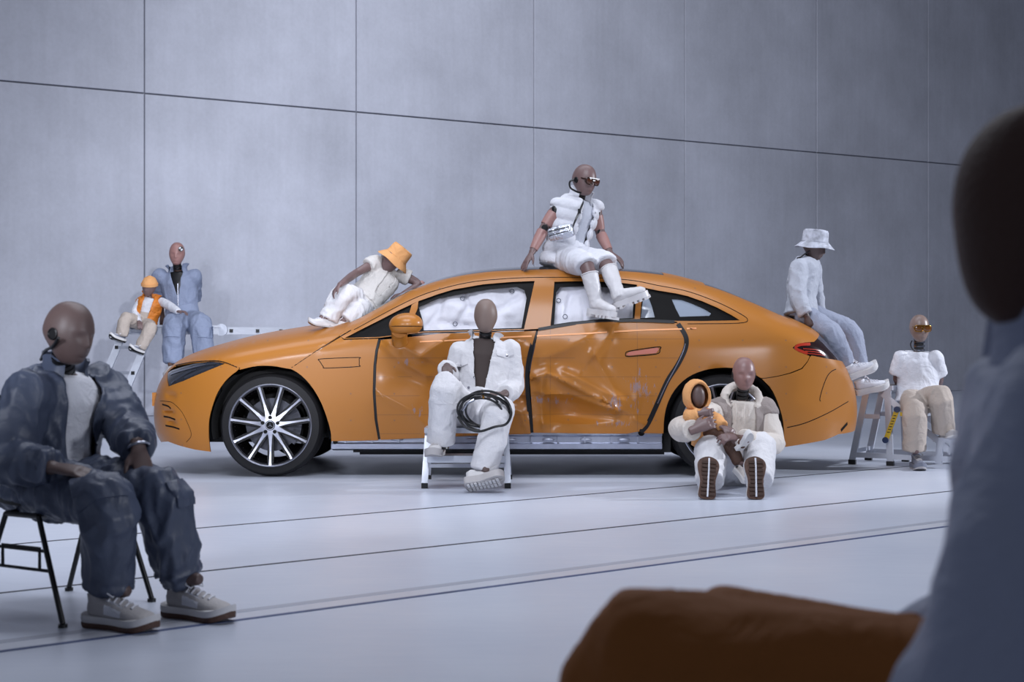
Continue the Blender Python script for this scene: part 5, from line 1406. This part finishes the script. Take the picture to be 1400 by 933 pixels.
# trestle made of a folded multi-position ladder
tr = empty('folding_ladder', P(250, 560, 15.1).xy.to_3d()); tag(tr, 'aluminium folding ladder set up as a trestle along the wall', 'ladder')
pz = 1.075
RA = [P(170, 455, 14.75), P(207, 456, 14.55)]
EN = [P(436, 452, 16.05), P(462, 457, 15.75)]
for i, (a, e) in enumerate(zip(RA, EN)):
    a = a.copy(); a.z = pz; e = e.copy(); e.z = pz
    ft = a + Vector((-.42, -.10, 0)); ft.z = .02
    m = MB(); m.bar(ft, a, .07, .03, up=(0, 1, 0)); lg = m.put('leg_rail', M_alu, tr, 30)
    mid = P(290, 450, 15.0); mid = a.lerp(e, .36)
    m = MB(); m.bar(a, mid, .03, .075); m.put('platform_rail', M_alu, tr, 30)
    m = MB(); m.bar(mid, e, .03, .075); m.put('platform_rail', M_alu, tr, 30)
    for q in (a, mid): m = MB(); m.disc(q + Vector((0, -.02 if i else .02, .01)), (0, 1, 0), .062, .035, 24); m.put('hinge', M_alu, tr, 30)
    for t in (.12, .36, .6, .84):
        m = MB(); w_ = ft.lerp(a, t); m.box(w_ + Vector((0, -.022, 0)), (.034, .012, .034)); m.put('rung_plug', M_blk, lg, 30)
    for t in (.08, .3, .5, .7, .9):
        m = MB(); w_ = mid.lerp(e, t); m.box(w_ + Vector((0, -.022, 0)), (.034, .02, .034)); m.put('rung_plug', M_blk, tr, 30)
    tr_e = e
    m = MB(); m.bar(e, e + Vector((.35, .10, -pz + .02)), .07, .03, up=(0, 1, 0)); m.put('leg_rail', M_alu, tr, 30)
A0, A1 = [Vector((q.x, q.y, pz)) for q in RA]; E0, E1 = [Vector((q.x, q.y, pz)) for q in EN]
for t in (.12, .36, .6, .84):
    m = MB(); o_ = Vector((-.42, -.10, -pz + .02)); m.bar(A0 + o_ * (1 - t), A1 + o_ * (1 - t), .03, .03); m.put('rung', M_alu, tr, 30)
for t in np.linspace(.03, .97, 12):
    m = MB(); m.bar(A0.lerp(E0, t), A1.lerp(E1, t), .03, .03); m.put('rung', M_alu, tr, 30)
m = MB(); qa, qb = (A0 + A1) / 2, ((A0 + A1) / 2).lerp((E0 + E1) / 2, .4); m.bar(qa + Vector((0, 0, .045)), qb + Vector((0, 0, .045)), .42, .02); m.put('board', M_alu, tr, 30)

# ===== small dummy lying against the windscreen
J4 = dict(pel=P(497, 409, 10.98), nk=P(529, 372, 11.10), head=P(536, 355, 11.02), fw=(-.45, -.85, .25),
          shL=P(512, 360, 11.03), shR=P(551, 377, 11.15), elL=P(486, 374, 10.92), elR=P(576, 389, 11.17), wrL=P(464, 390, 10.56), wrR=P(551, 402, 11.03),
          hdL=(-.6, -.1, -.75), huL=(-.7, -.4, .5), thL=-1, hdR=(-.9, -.3, -.2), huR=(0, 0, 1), thR=1,
          hipL=P(490, 410, 10.93), hipR=P(502, 416, 11.02), knL=P(468, 399, 10.70), knR=P(490, 423, 10.80), anL=P(450, 435, 10.68), anR=P(473, 438, 10.74), ftL=(-.85, -.45, .1), ftR=(-.85, -.4, .1))
f4 = Fig('crash_test_dummy', 'dummy in cream vest and orange bucket hat lying against the windscreen', J4, .74, M_skin, base=P(497, 409, 10.98))
f4.body(.006)
for n in 'LR':
    m = MB(); m.ball(f4.J['el' + n], .030); m.put('elbow_joint', M_skinp, f4.root)
    m = MB(); m.disc(f4.J['el' + n] + Vector((0, -.024, 0)), (0, 1, 0), .009, .014, 12); m.put('elbow_bolt', M_blk, f4.root)
f4.head(.195, (-.55, -.80, -.22), (.62, -.05, 1), M_skin, .6)
bucket_hat(f4.root, f4.J['head'] + Vector((.034, .004, .022)), (.95, .10, 1), (-.55, -.80, .45), .082, .085, M_peach, brim=.042, droop=1.25)
f4.top('sweatshirt', M_cream, .022, -.12, 1.15, 0, amp=.006, freq=10)
ve4 = f4.top('fleece_vest', M_cream, .045, -.08, 1.1, .16, (.085, .08, .07), .008, .008, 10, cut=f4.opening(.03, .05, .05, 9, .02, .02, armr=0))
collar(f4, M_cream, .075, .05, .1, .7, par=ve4, cup=1.3, th=.018)
f4.trousers(M_denim, (.115, .105, .098, .10), 1.0, .008, .012, 9, waist=.03)
for n in 'LR': shoe(f4.root, f4.J['an' + n] - f4.J['ft' + n].normalized() * .04 + Vector((0, 0, -.07)), f4.J['ft' + n], (0, 0, 1), M_shoew, M_shoew, M_shoeg, L=.20, w=.08, sole=.022, laces=M_white, name='sneaker')

# ===== dummy sitting on the roof
J5 = dict(pel=P(772, 352, 10.95), nk=P(793, 272, 10.98), head=P(799, 246, 10.90), fw=(.50, -.85, 0),
          shL=P(764, 282, 10.92), shR=P(813, 283, 11.10), elL=P(744, 312, 10.88), elR=P(820, 318, 11.13), wrL=P(727, 346, 10.80), wrR=P(834, 346, 11.02),
          hdL=(-.45, -.35, -.75), huL=(-.75, -.5, .5), thL=-1, hdR=(.7, -.2, -.5), huR=(.5, -.4, .8), thR=1,
          hipL=P(773, 354, 10.86), hipR=P(785, 354, 10.98), knL=P(803, 362, 10.52), knR=P(829, 360, 10.60), anL=P(816, 416, 10.46), anR=P(846, 404, 10.46), ftL=(.6, -.8, -.05), ftR=(.85, -.35, .32))
f5 = Fig('crash_test_dummy', 'dummy in white puffer vest, sunglasses and tall boots sitting on the roof', J5, .93, M_skin, base=P(772, 352, 10.95))
f5.body(.006, curl=(.12, .35), handk=1.12)
for n in 'LR':
    a, b, c = f5.J['sh' + n], f5.J['el' + n], f5.J['wr' + n]
    m = MB(); m.tube([a.lerp(b, .35), a.lerp(b, .6), a.lerp(b, .88)], [.050, .049, .044], 18); m.put('upper_arm_shell', M_skinp, f5.root)
    m = MB(); m.tube([b.lerp(c, .14), b.lerp(c, .4), b.lerp(c, .86)], [.043, .042, .031], 18); m.put('forearm_shell', M_skinp, f5.root)
    m = MB(); m.disc(b + Vector((.0, -.03, 0)), (.3, -1, 0), .024, .03, 16); m.put('elbow_hinge', M_blk, f5.root)
    m = MB(); m.ball(a.lerp(b, .22) + Vector((0, -.02, 0)), (.036, .036, .05)); m.put('shoulder_joint', M_blk, f5.root)
h5 = f5.head(.230, (.62, -.75, -.22), (.08, 0, 1), M_skin, .9, M_neck, M_blk)
m = MB(); m.tube(smooth_path([P(785, 245, 10.80), P(779, 249, 10.80), P(780, 257, 10.83), P(788, 262, 10.84), P(794, 264, 10.86)], 5), .007, 8); m.put('cable', M_blk, f5.root)
glasses(h5, f5.J['head'], (.62, -.75, -.22), (.08, 0, 1), .230, M_frame, M_lensb)
f5.top('top', M_palesweat, .015, .0, 1.0, 0, amp=.003)
f5.top('inner_dark_layer', M_blk, .020, .05, 1.0, 0, amp=.0, cut=f5.opening(.06, .075, -.2, 9, .02, .03, armr=0))
pv = f5.top('puffer_vest', M_white, .042, -.20, 1.08, .07, (.072, .07, .07), .008, .003, 12, cut=f5.opening(.075, .07, -.3, 9, .045, .03, armr=0), th=.016)
# quilting of the vest: swell between the stitch lines
me = pv.data; V = arrays(me); w5 = np.array(f5.root.location); a_, v_, w_ = f5.loc(V); N = normals(V, quads(me))
V = V + N * (.018 * np.abs(np.sin(v_ * math.pi / .085)) ** .6)[:, None] - N * .009; me.vertices.foreach_set('co', V.ravel()); me.update()
collar(f5, M_white, .085, .075, .1, .7, par=pv, cup=1.15, th=.022)
def hemflare(mb):
    for n in 'LR': mb.ball(f5.J['hip' + n].lerp(f5.J['kn' + n], .75), (.09, .09, .095))
f5.trousers(M_white, (.112, .10, .10, .10), .48, .009, .010, 7, name='shorts', waist=.14, extra=hemflare)
def boot(root, top, ank, fw, up, m, name='boot'):
    f, u, s = basis(fw, up); mb = MB(); ax = (top - ank).normalized(); L = (top - ank).length
    mb.tube([ank - ax * .03, ank + ax * L * .25, ank + ax * L * .6, top], [.050, .050, .058, .064], 20)
    hl = ank - u * .055 - f * .055
    W = lambda x, z: hl + f * x + u * z
    mb.tube([W(.01, .035), W(.05, .05), (W(.11, .045)), W(.17, .038), W(.225, .032), W(.25, .026)], [(.034, .035), (.040, .05), (.042, .045), (.046, .034), (.042, .027), (.024, .016)], 18, up=u)
    V, F = fuse(mb, .007, 3); V = wrinkle(V, F, .004, 14, 1.1)
    o = put(name, mesh(V, F), m, root)
    ol = sole_outline(.275, .108)
    n = len(ol); vs = []
    for z, g in ((-.022, 1.0), (.018, 1.03)):
        for x, y in ol: vs.append(W(x - .01, z) + s * y * g)
    put('sole', mesh(vs, [(i, (i + 1) % n, n + (i + 1) % n, n + i) for i in range(n)] + [tuple(range(n - 1, -1, -1)), tuple(range(n, 2 * n))]), m, o, 40)
    for i in range(7):
        if i == 2: continue
        b = MB(); b.box(W(.012 + .039 * i, -.030), (.022, .104 * (1 if i else .75), .020), Matrix((f, s, u)).transposed()); b.put('lug', m, o, 30)
    b = MB(); b.tube(torus_path(top, ax, .062, 24), .005, 8, closed=True); b.put('rim', m, o)
    return o
M_boot = mat('white_rubber', srgb(208, 206, 208), .38)
boot(f5.root, f5.J['knL'].lerp(f5.J['anL'], .24), f5.J['anL'], (.6, -.8, -.10), (.12, 0, 1), M_boot)
boot(f5.root, f5.J['knR'].lerp(f5.J['anR'], .18), f5.J['anR'], (.85, -.35, .32), (-.32, -.1, .95), M_boot)
bgc = P(767, 318, 10.70)
bg = empty('belt_bag', bgc); tag(bg, 'shiny silver crossbody bag on the chest of the roof dummy', 'bag')
M_foil = mat('silver_foil', srgb(206, 210, 220), .25, .75, bump=.5, bscale=45, fold=.3, fscale=22)
R_ = Matrix((Vector((.92, -.32, .22)).normalized(), Vector((.32, .94, 0)).normalized(), Vector((-.2, .07, .97)).normalized())).transposed()
m = MB(); m.tube([bgc + R_ @ Vector((x, 0, 0)) for x in (-.095, -.09, -.05, 0, .05, .09, .095)], [(.020, .03), (.034, .045), (.042, .052), (.045, .055), (.042, .052), (.034, .045), (.020, .03)], 20, up=R_ @ Vector((0, 0, 1)), sq=.7)
V, F = fuse(m, .006, 2); put('pouch', mesh(wrinkle(V, F, .004, 22, 3), F), M_foil, bg)
for z in (.022, -.008): m = MB(); m.tube([bgc + R_ @ Vector((x, -.047 + .25 * x * x * 4, z)) for x in np.linspace(-.08, .08, 9)], .003, 6); m.put('zip', M_blk, bg)
m = MB(); m.tube(smooth_path([bgc + R_ @ Vector((.09, 0, .01)), P(786, 303, 10.78), P(793, 287, 10.83), P(797, 276, 10.90), P(790, 268, 11.0)], 6), [(.006, .012)] * 25, 8); m.put('strap', M_blk, bg)
m = MB(); m.tube(smooth_path([bgc + R_ @ Vector((-.09, 0, .0)), P(752, 316, 10.82), P(752, 302, 10.98)], 6), [(.006, .012)] * 13, 8); m.put('strap', M_blk, bg)
m = MB(); m.box(P(792, 289, 10.80), (.022, .014, .035)); m.put('buckle', M_blk, bg)
# ===== dummy sitting on the floor against the rear wheel, with a child dummy on its arm
J7 = dict(pel=P(1012, 640, 9.92), nk=P(1014, 549, 9.98), head=P(1017, 511, 9.90), fw=(.02, -1, 0),
          shL=P(987, 562, 9.98), shR=P(1044, 562, 9.98), elL=P(928, 588, 9.62), elR=P(1059, 610, 9.88), wrL=P(949, 588, 9.30), wrR=P(1014, 600, 9.28),
          hdL=(.85, -.02, .38), huL=(-.25, -.9, .3), thL=-1, hdR=(-.85, -.25, .12), huR=(.05, -.45, .9), thR=1,
          hipL=P(1000, 645, 9.86), hipR=P(1026, 645, 9.86), knL=P(972, 612, 9.42), knR=P(1040, 610, 9.42), anL=P(971, 660, 9.14), anR=P(1037, 659, 9.14), ftL=(.05, .25, 1), ftR=(.0, .25, 1))
f7 = Fig('crash_test_dummy', 'dummy in beige hoodie sitting on the floor against the rear wheel', J7, .97, M_skin, base=P(1012, 640, 9.92).xy.to_3d())
M_skin7 = mat('vinyl_mauve', srgb(138, 106, 102), .40, var=.05, vscale=12)
f7.body(.006, curl=(.42, .5), handk=1.15)
h7 = f7.head(.222, (.02, -1, -.06), (.02, 0, 1), M_skin7, 1.5, M_neck, M_blk)
ho = f7.top('hoodie', M_beige, .036, -.10, 1.12, .95, (.088, .082, .058), .009, .009, 8, rot=.3)
sh = f7.top('vest', M_taupe, .052, -.14, 1.2, .10, (.10, .095, .09), .009, .007, 8, cut=f7.opening(.080, .088, -.4, 9, .0, .0, armr=.105), th=.014)
def hood_ring(fig, m, c, fw, up, w, h, tub, par, name='hood'):
    f, u, s = basis(fw, up); mb = MB(); pts = []
    for t in np.linspace(-2.45, 2.45, 17): pts.append(c + s * (w * math.sin(t)) - f * (w * .95 * math.cos(t)) + u * (h * (.35 + .65 * math.cos(t))))
    mb.tube(pts, [tub * (.7 + .5 * abs(math.cos(t / 2))) for t in np.linspace(-2.45, 2.45, 17)], 14)
    V, F = fuse(mb, .007, 2); V = wrinkle(V, F, .006, 12, 2.2); return put(name, mesh(V, F), m, par)
hood_ring(f7, M_beige, f7.J['nk'] + Vector((0, -.01, -.005)), (.0, -1, -.35), (0, -.25, 1), .118, .075, .027, ho)
for sg in (-1, 1):
    m = MB(); x = 1012 + sg * 6.5; m.tube([P(x, 552, 9.84), P(x - sg, 562, 9.80), P(x - sg * 1, 580, 9.79)], .0045, 8); m.put('drawstring', M_beige, ho)
t7 = f7.trousers(M_denim, (.12, .108, .094, .076), .97, .009, .010, 7, seed=4)
for n, hx in (('L', P(967, 681, 8.92)), ('R', P(1034, 682, 8.92))):
    fwv = Vector((.10 if n == 'L' else .04, .34, 1)); hx.z = .012
    shoe(f7.root, hx, fwv, (0, 1, -.36), M_shoew, M_shoew, M_gum, L=.262, w=.125, sole=.030, name='sneaker', tread=(M_tread, M_white), chunky=1.1)

K8 = .42
J8 = dict(pel=P(964, 596, 9.52), nk=P(955, 560, 9.58), head=P(953, 541, 9.52), fw=(.35, -.95, 0),
          shL=P(943, 566, 9.58), shR=P(967, 566, 9.54), elL=P(942, 571, 9.40), elR=P(980, 574, 9.46), wrL=P(956, 566, 9.36), wrR=P(988, 584, 9.36),
          hdL=(.9, -.1, .1), huL=(0, -1, .2), thL=-1, hdR=(.7, -.4, -.3), huR=(0, -.5, .8), thR=1,
          hipL=P(966, 598, 9.48), hipR=P(974, 594, 9.46), knL=P(996, 604, 9.34), knR=P(1003, 602, 9.30), anL=P(1010, 633, 9.30), anR=P(1016, 606, 9.22), ftL=(.5, -.7, 0), ftR=(.5, -.7, .3))
f8 = Fig('crash_test_dummy', 'child dummy in peach hooded top lying on the arm of the floor dummy', J8, .52, M_skin, base=P(964, 596, 9.52))
f8.body(.005, handk=1.4, curl=(.5, .5))
h8 = f8.head(.150, (.25, -.95, .05), (-.06, 0, 1), M_skind, .0)
hb = f8.top('hooded_top', M_peach, .030, -.25, 1.2, .98, (.078, .082, .072), .007, .006, 12)
def hood8():
    f, u, s = basis((.28, -.95, -.02), (-.06, 0, 1)); c = f8.J['head'] - f * .012; vs = []; n = 30; rows = 12
    for j in range(rows + 1):
        ph = .95 + (math.pi - .95) * j / rows
        for i in range(n):
            a = 2 * math.pi * i / n; r = math.sin(ph)
            vs.append(c + f * (.098 * math.cos(ph)) + s * (.088 * r * math.cos(a)) + u * (.100 * r * math.sin(a) + (-.012 if math.sin(a) < 0 else .008 * math.sin(a))))
    fs = [(j * n + i, j * n + (i + 1) % n, (j + 1) * n + (i + 1) % n, (j + 1) * n + i) for j in range(rows) for i in range(n)]
    V = np.array([tuple(v) for v in vs]); V2 = wrinkle(V, fs, .005, 18, 1.0)
    VV, FF = cut_shell(V2, fs, lambda V: np.zeros(len(V), bool), .008)
    o = put('hood', mesh(VV, FF), M_peach, f8.root)
    m = MB(); m.tube([Vector(V2[i]) for i in range(n)], .006, 8, closed=True); m.put('hood_rim', M_peach, o)
hood8()
f8.trousers(M_gum, (.10, .085, .075, .065), 1.0, .007, .004, 12)
M_spot = mat('spotted_fur', srgb(206, 198, 192), .85, bump=.3, bscale=100)
nt = M_spot.node_tree; vo = nt.nodes.new('ShaderNodeTexVoronoi'); vo.inputs['Scale'].default_value = 28; tc_ = nt.nodes.new('ShaderNodeTexCoord'); nt.links.new(tc_.outputs['Object'], vo.inputs['Vector'])
rp = nt.nodes.new('ShaderNodeValToRGB'); rp.color_ramp.elements[0].position = .22; rp.color_ramp.elements[1].position = .28; rp.color_ramp.elements[0].color = (*srgb(50, 40, 38), 1); rp.color_ramp.elements[1].color = (*srgb(206, 198, 192), 1)
nt.links.new(vo.outputs['Distance'], rp.inputs['Fac']); nt.links.new(rp.outputs['Color'], nt.nodes['Principled BSDF'].inputs['Base Color'])
for n in 'LR':
    shoe(f8.root, f8.J['an' + n] + Vector((-.02, .02, -.055)), (.35, -.5, -.45 if n == 'L' else .5), (.2, -.3, 1), M_spot, M_shoew, M_shoew, L=.15, w=.075, sole=.018, name='shoe')

# ===== dummy on the boot lid
J9 = dict(pel=P(1096, 427, 11.08), nk=P(1105, 354, 11.14), head=P(1113, 337, 11.10), fw=(1, -.15, 0),
          shL=P(1092, 366, 10.99), shR=P(1110, 362, 11.27), elL=P(1089, 405, 10.92), elR=P(1114, 402, 11.35), wrL=P(1103, 433, 10.88), wrR=P(1120, 430, 11.36),
          hdL=(.35, -.15, -.9), huL=(-.5, -.85, 0), thL=1, hdR=(.3, 0, -.9), huR=(-.6, .6, 0), thR=-1,
          hipL=P(1101, 432, 11.0), hipR=P(1106, 430, 11.18), knL=P(1139, 456, 10.84), knR=P(1164, 451, 11.16), anL=P(1158, 499, 10.92), anR=P(1176, 506, 11.16), ftL=(.95, -.2, .25), ftR=(.95, -.1, .15))
f9 = Fig('crash_test_dummy', 'dummy in pale sweatsuit and grey bucket hat sitting on the boot lid', J9, .80, M_skind, base=P(1096, 427, 11.08))
f9.body(.006)
f9.head(.20, (.93, -.18, -.30), (.12, 0, 1), M_skind, .8, M_neck)
M_hatg = mat('tie_dye_cotton', srgb(184, 187, 198), .8, var=.35, vscale=22, fold=.2)
bucket_hat(f9.root, f9.J['head'] + Vector((.005, 0, .035)), (.10, -.05, 1), (.95, -.2, -.1), .086, .092, M_hatg, brim=.045, droop=1.0)
f9.top('sweatshirt', M_palesweat, .036, -.06, 1.16, .95, (.088, .084, .062), .008, .009, 8)
t9 = f9.trousers(M_greysweat, (.11, .098, .085, .070), .96, .008, .008, 8, cuff=.01, waist=.03)
shoe(f9.root, P(1158, 520, 10.90), (.92, -.12, .36), (-.30, -.30, .9), M_white, M_shoew, M_shoew, L=.245, w=.10, sole=.034, laces=M_white, name='sneaker', chunky=1.1)
shoe(f9.root, P(1170, 541, 11.14), (.95, -.05, .22), (-.2, -.2, .97), M_white, M_shoew, M_shoew, L=.26, w=.10, sole=.034, laces=M_white, name='sneaker', chunky=1.1)
m = MB(); m.tube(smooth_path([P(1107, 343, 11.03), P(1101, 347, 11.02), P(1094, 352, 11.03), P(1090, 353, 11.05)], 4), .006, 8); m.put('cable', M_blk, f9.root)

# ===== dummy on the step ladder behind the car
J10 = dict(pel=P(1256, 545, 11.44), nk=P(1256, 481, 11.48), head=P(1257, 449, 11.42), fw=(.15, -1, 0),
           shL=P(1232, 491, 11.46), shR=P(1278, 491, 11.42), elL=P(1226, 520, 11.48), elR=P(1285, 520, 11.50), wrL=P(1238, 532, 11.66), wrR=P(1276, 534, 11.66),
           hdL=(.6, .6, -.3), huL=(0, .5, 1), thL=1, hdR=(-.6, .6, -.3), huR=(0, .5, 1), thR=-1,
           hipL=P(1247, 548, 11.38), hipR=P(1266, 548, 11.36), knL=P(1251, 562, 11.02), knR=P(1286, 541, 11.04), anL=P(1250, 616, 11.04), anR=P(1291, 590, 11.12), ftL=(-.05, -1, 0), ftR=(.1, -1, 0))
f10 = Fig('crash_test_dummy', 'dummy in white t-shirt and khaki trousers sitting on the right step ladder', J10, .88, M_skin, base=P(1256, 545, 11.44).xy.to_3d())
M_skin10 = mat('vinyl_tan', srgb(132, 112, 104), .36, var=.05, vscale=12)
f10.body(.006)
h10 = f10.head(.212, (.05, -1, -.08), (0, 0, 1), M_skin10, 1.0, M_neck)
for i in range(3):
    m = MB(); a_ = f10.J['nk'].lerp(f10.J['head'], .08 + .17 * i); m.disc(a_, (0, -.1, 1), .046, .009, 20); m.put('neck_plate', M_steel, f10.root)
m = MB(); m.tube(smooth_path([P(1247, 466, 11.36), P(1245, 471, 11.36), P(1247, 477, 11.38), P(1252, 480, 11.40)], 4), .005, 8); m.put('cable', M_blk, f10.root)
glasses(h10, f10.J['head'] + Vector((0, 0, .004)), (.05, -1, -.08), (0, 0, 1), .212, M_frameg, M_lensy, .135)
f10.top('tshirt', M_white, .046, -.10, 1.30, .34, (.076, .086, .094), .009, .008, 8, seed=2)
f10.trousers(M_khaki, (.112, .105, .098, .092), .99, .009, .009, 7, seed=3, aniso=(1, 1, .5), waist=.0)
h_ = P(1250, 640, 11.15); h_.z = .0
shoe(f10.root, h_ + Vector((0, .0, 0)), (-.06, -1, 0), (0, 0, 1), M_shoed, M_shoed, M_shoeg, L=.26, w=.10, sole=.03, laces=M_shoeg, name='sneaker')
h_ = P(1290, 600, 11.22); h_.z = .232
shoe(f10.root, h_, (.05, -1, 0), (0, 0, 1), M_shoeg, M_shoeg, M_shoew, L=.25, w=.10, sole=.03, laces=M_white, name='sneaker')
# three-step ladder
LO = Vector((3.375, 11.12, 0)); LA = Vector((-.87, .49, 0)).normalized(); LW = Vector((.49, .87, 0)).normalized(); LW_ = .46
lr = empty('step_ladder', LO + LA * .35 + LW * .23); tag(lr, 'three-step aluminium ladder standing behind the rear bumper', 'ladder')
L_ = lambda a, w, z: LO + LA * a + LW * w + Vector((0, 0, z))
RL = Matrix((LA, LW, Vector((0, 0, 1)))).transposed()
for w in (0, LW_):
    for a0_, a1_, zt_ in ((-.02, .03, .205), (.13, .12, .205), (.50, .52, .60), (.80, .68, .60)):
        m = MB(); m.bar(L_(a0_, w, .03), L_(a1_, w, zt_), .050, .026, up=LW); lg = m.put('leg', M_alu, lr, 30)
        if a0_ != .13: m = MB(); m.box(L_(a0_, w, .018), (.056, .034, .036), RL); m.put('rubber_foot', M_blk, lg, 30)
    m = MB(); m.bar(L_(.03, w, .12), L_(.56, w, .56), .045, .022, up=LW); m.put('side_rail', M_alu, lr, 30)
    for z in (.07, .075):
        m = MB(); m.bar(L_(.50 if z > .07 else .0, w, z), L_(.79 if z > .07 else .5, w, z), .04, .02, up=LW); m.put('brace', M_alu, lr, 30)
    m = MB(); m.bar(L_(.73, w, .38), L_(.58, w, .38), .035, .016, up=LW); m.put('brace', M_alu, lr, 30)
m = MB(); m.bar(L_(.79, 0, .10), L_(.79, LW_, .10), .02, .03); m.put('brace', M_alu, lr, 30)
for a_, z, dp in ((.07, .215, .20), (.33, .405, .18), (.60, .605, .24)):
    m = MB(); m.box(L_(a_, LW_ / 2, z), (dp, LW_ + .03, .034), RL); st = m.put('step', M_alu, lr, 30)
    m = MB(); m.box(L_(a_, LW_ / 2, z + .018), (dp - .03, LW_ - .02, .006), RL); m.put('tread', M_alud, st, 30)
a_, b_ = L_(.44, -.022, .44), L_(.53, -.022, .20)
m = MB(); m.bar(a_, b_, .038, .006, up=LW); lb = m.put('warning_label', M_yellow, lr, 30)
for q in (a_, b_): m = MB(); m.disc(q - LW * .01, LW, .024, .012, 20); m.put('pivot_cap', M_bluecap, lr, 30)
m = MB(); m.bar(L_(.42, -.02, .405), L_(.30, -.02, .405), .03, .006, up=LW); m.put('warning_label', M_yellow, lr, 30)
for i in range(7):
    m = MB(); q = a_.lerp(b_, .2 + .09 * i); m.box(q - LW * .004, (.022, .003, .006), RL); m.put('label_print', M_blk, lb, 30)

# ===== out-of-focus dummy close to the camera on the right
J11 = dict(pel=P(1490, 985, 1.80), nk=P(1462, 470, 1.76), head=P(1432, 292, 1.72), fw=(-.92, .38, 0),
           shL=P(1472, 575, 1.58), shR=P(1440, 545, 1.94), elL=P(1365, 930, 1.56), elR=P(1390, 860, 2.02), wrL=P(1240, 1060, 1.62), wrR=P(1180, 960, 2.0),
           hdL=(-.9, .3, -.1), huL=(0, 0, 1), thL=1, hdR=(-.9, .2, -.1), huR=(0, 0, 1), thR=-1,
           hipL=P(1470, 990, 1.72), hipR=P(1440, 980, 1.94), knL=P(858, 892, 1.86), knR=P(975, 878, 2.10), anL=P(880, 1330, 1.90), anR=P(960, 1240, 2.14), ftL=(-.9, .4, 0), ftR=(-.9, .4, 0))
f11 = Fig('crash_test_dummy', 'blurred dark-headed dummy in grey jacket close to the camera', J11, 1.0, M_skind, base=P(1490, 985, 1.80).xy.to_3d())
f11.body(.008)
f11.head(.262, (-.90, .36, -.12), (.0, 0, 1), M_gum, 0.0, M_neck)
M_jack = mat('grey_blue_jacket', srgb(186, 194, 216), .6, bump=.2, fold=.25)
j11 = f11.top('jacket', M_jack, .050, -.15, 1.1, 1.0, (.098, .092, .070), .012, .016, 5, aniso=(1, 1, .5))
collar(f11, M_jack, .095, .085, .1, .5, par=j11, cup=1.2)
M_rust = mat('rust_cotton', srgb(168, 100, 36), .75, fold=.25)
f11.trousers(M_rust, (.105, .090, .085, .08), 1.0, .012, .014, 5, aniso=(.5, 1, 1))
for n in 'LR':
    q = f11.J['an' + n].copy(); q.z = 0
    shoe(f11.root, q - f11.J['ft' + n].normalized() * .06, f11.J['ft' + n], (0, 0, 1), M_shoew, M_shoew, M_gum, name='shoe')
seat = empty('stool', P(1490, 985, 1.80).xy.to_3d()); tag(seat, 'dark stool under the blurred foreground dummy', 'stool')
c_ = P(1490, 985, 1.80); zt_ = .385
m = MB(); m.tube([Vector((c_.x, c_.y, zt_ - .03)), Vector((c_.x, c_.y, zt_))], [.17, .18], 28); m.put('seat', M_blk, seat)
for t in range(4):
    a = math.pi / 4 + t * math.pi / 2; m = MB(); m.tube([Vector((c_.x + .2 * math.cos(a), c_.y + .2 * math.sin(a), .0)), Vector((c_.x + .12 * math.cos(a), c_.y + .12 * math.sin(a), zt_ - .02))], .012, 10); m.put('leg', M_blk, seat)
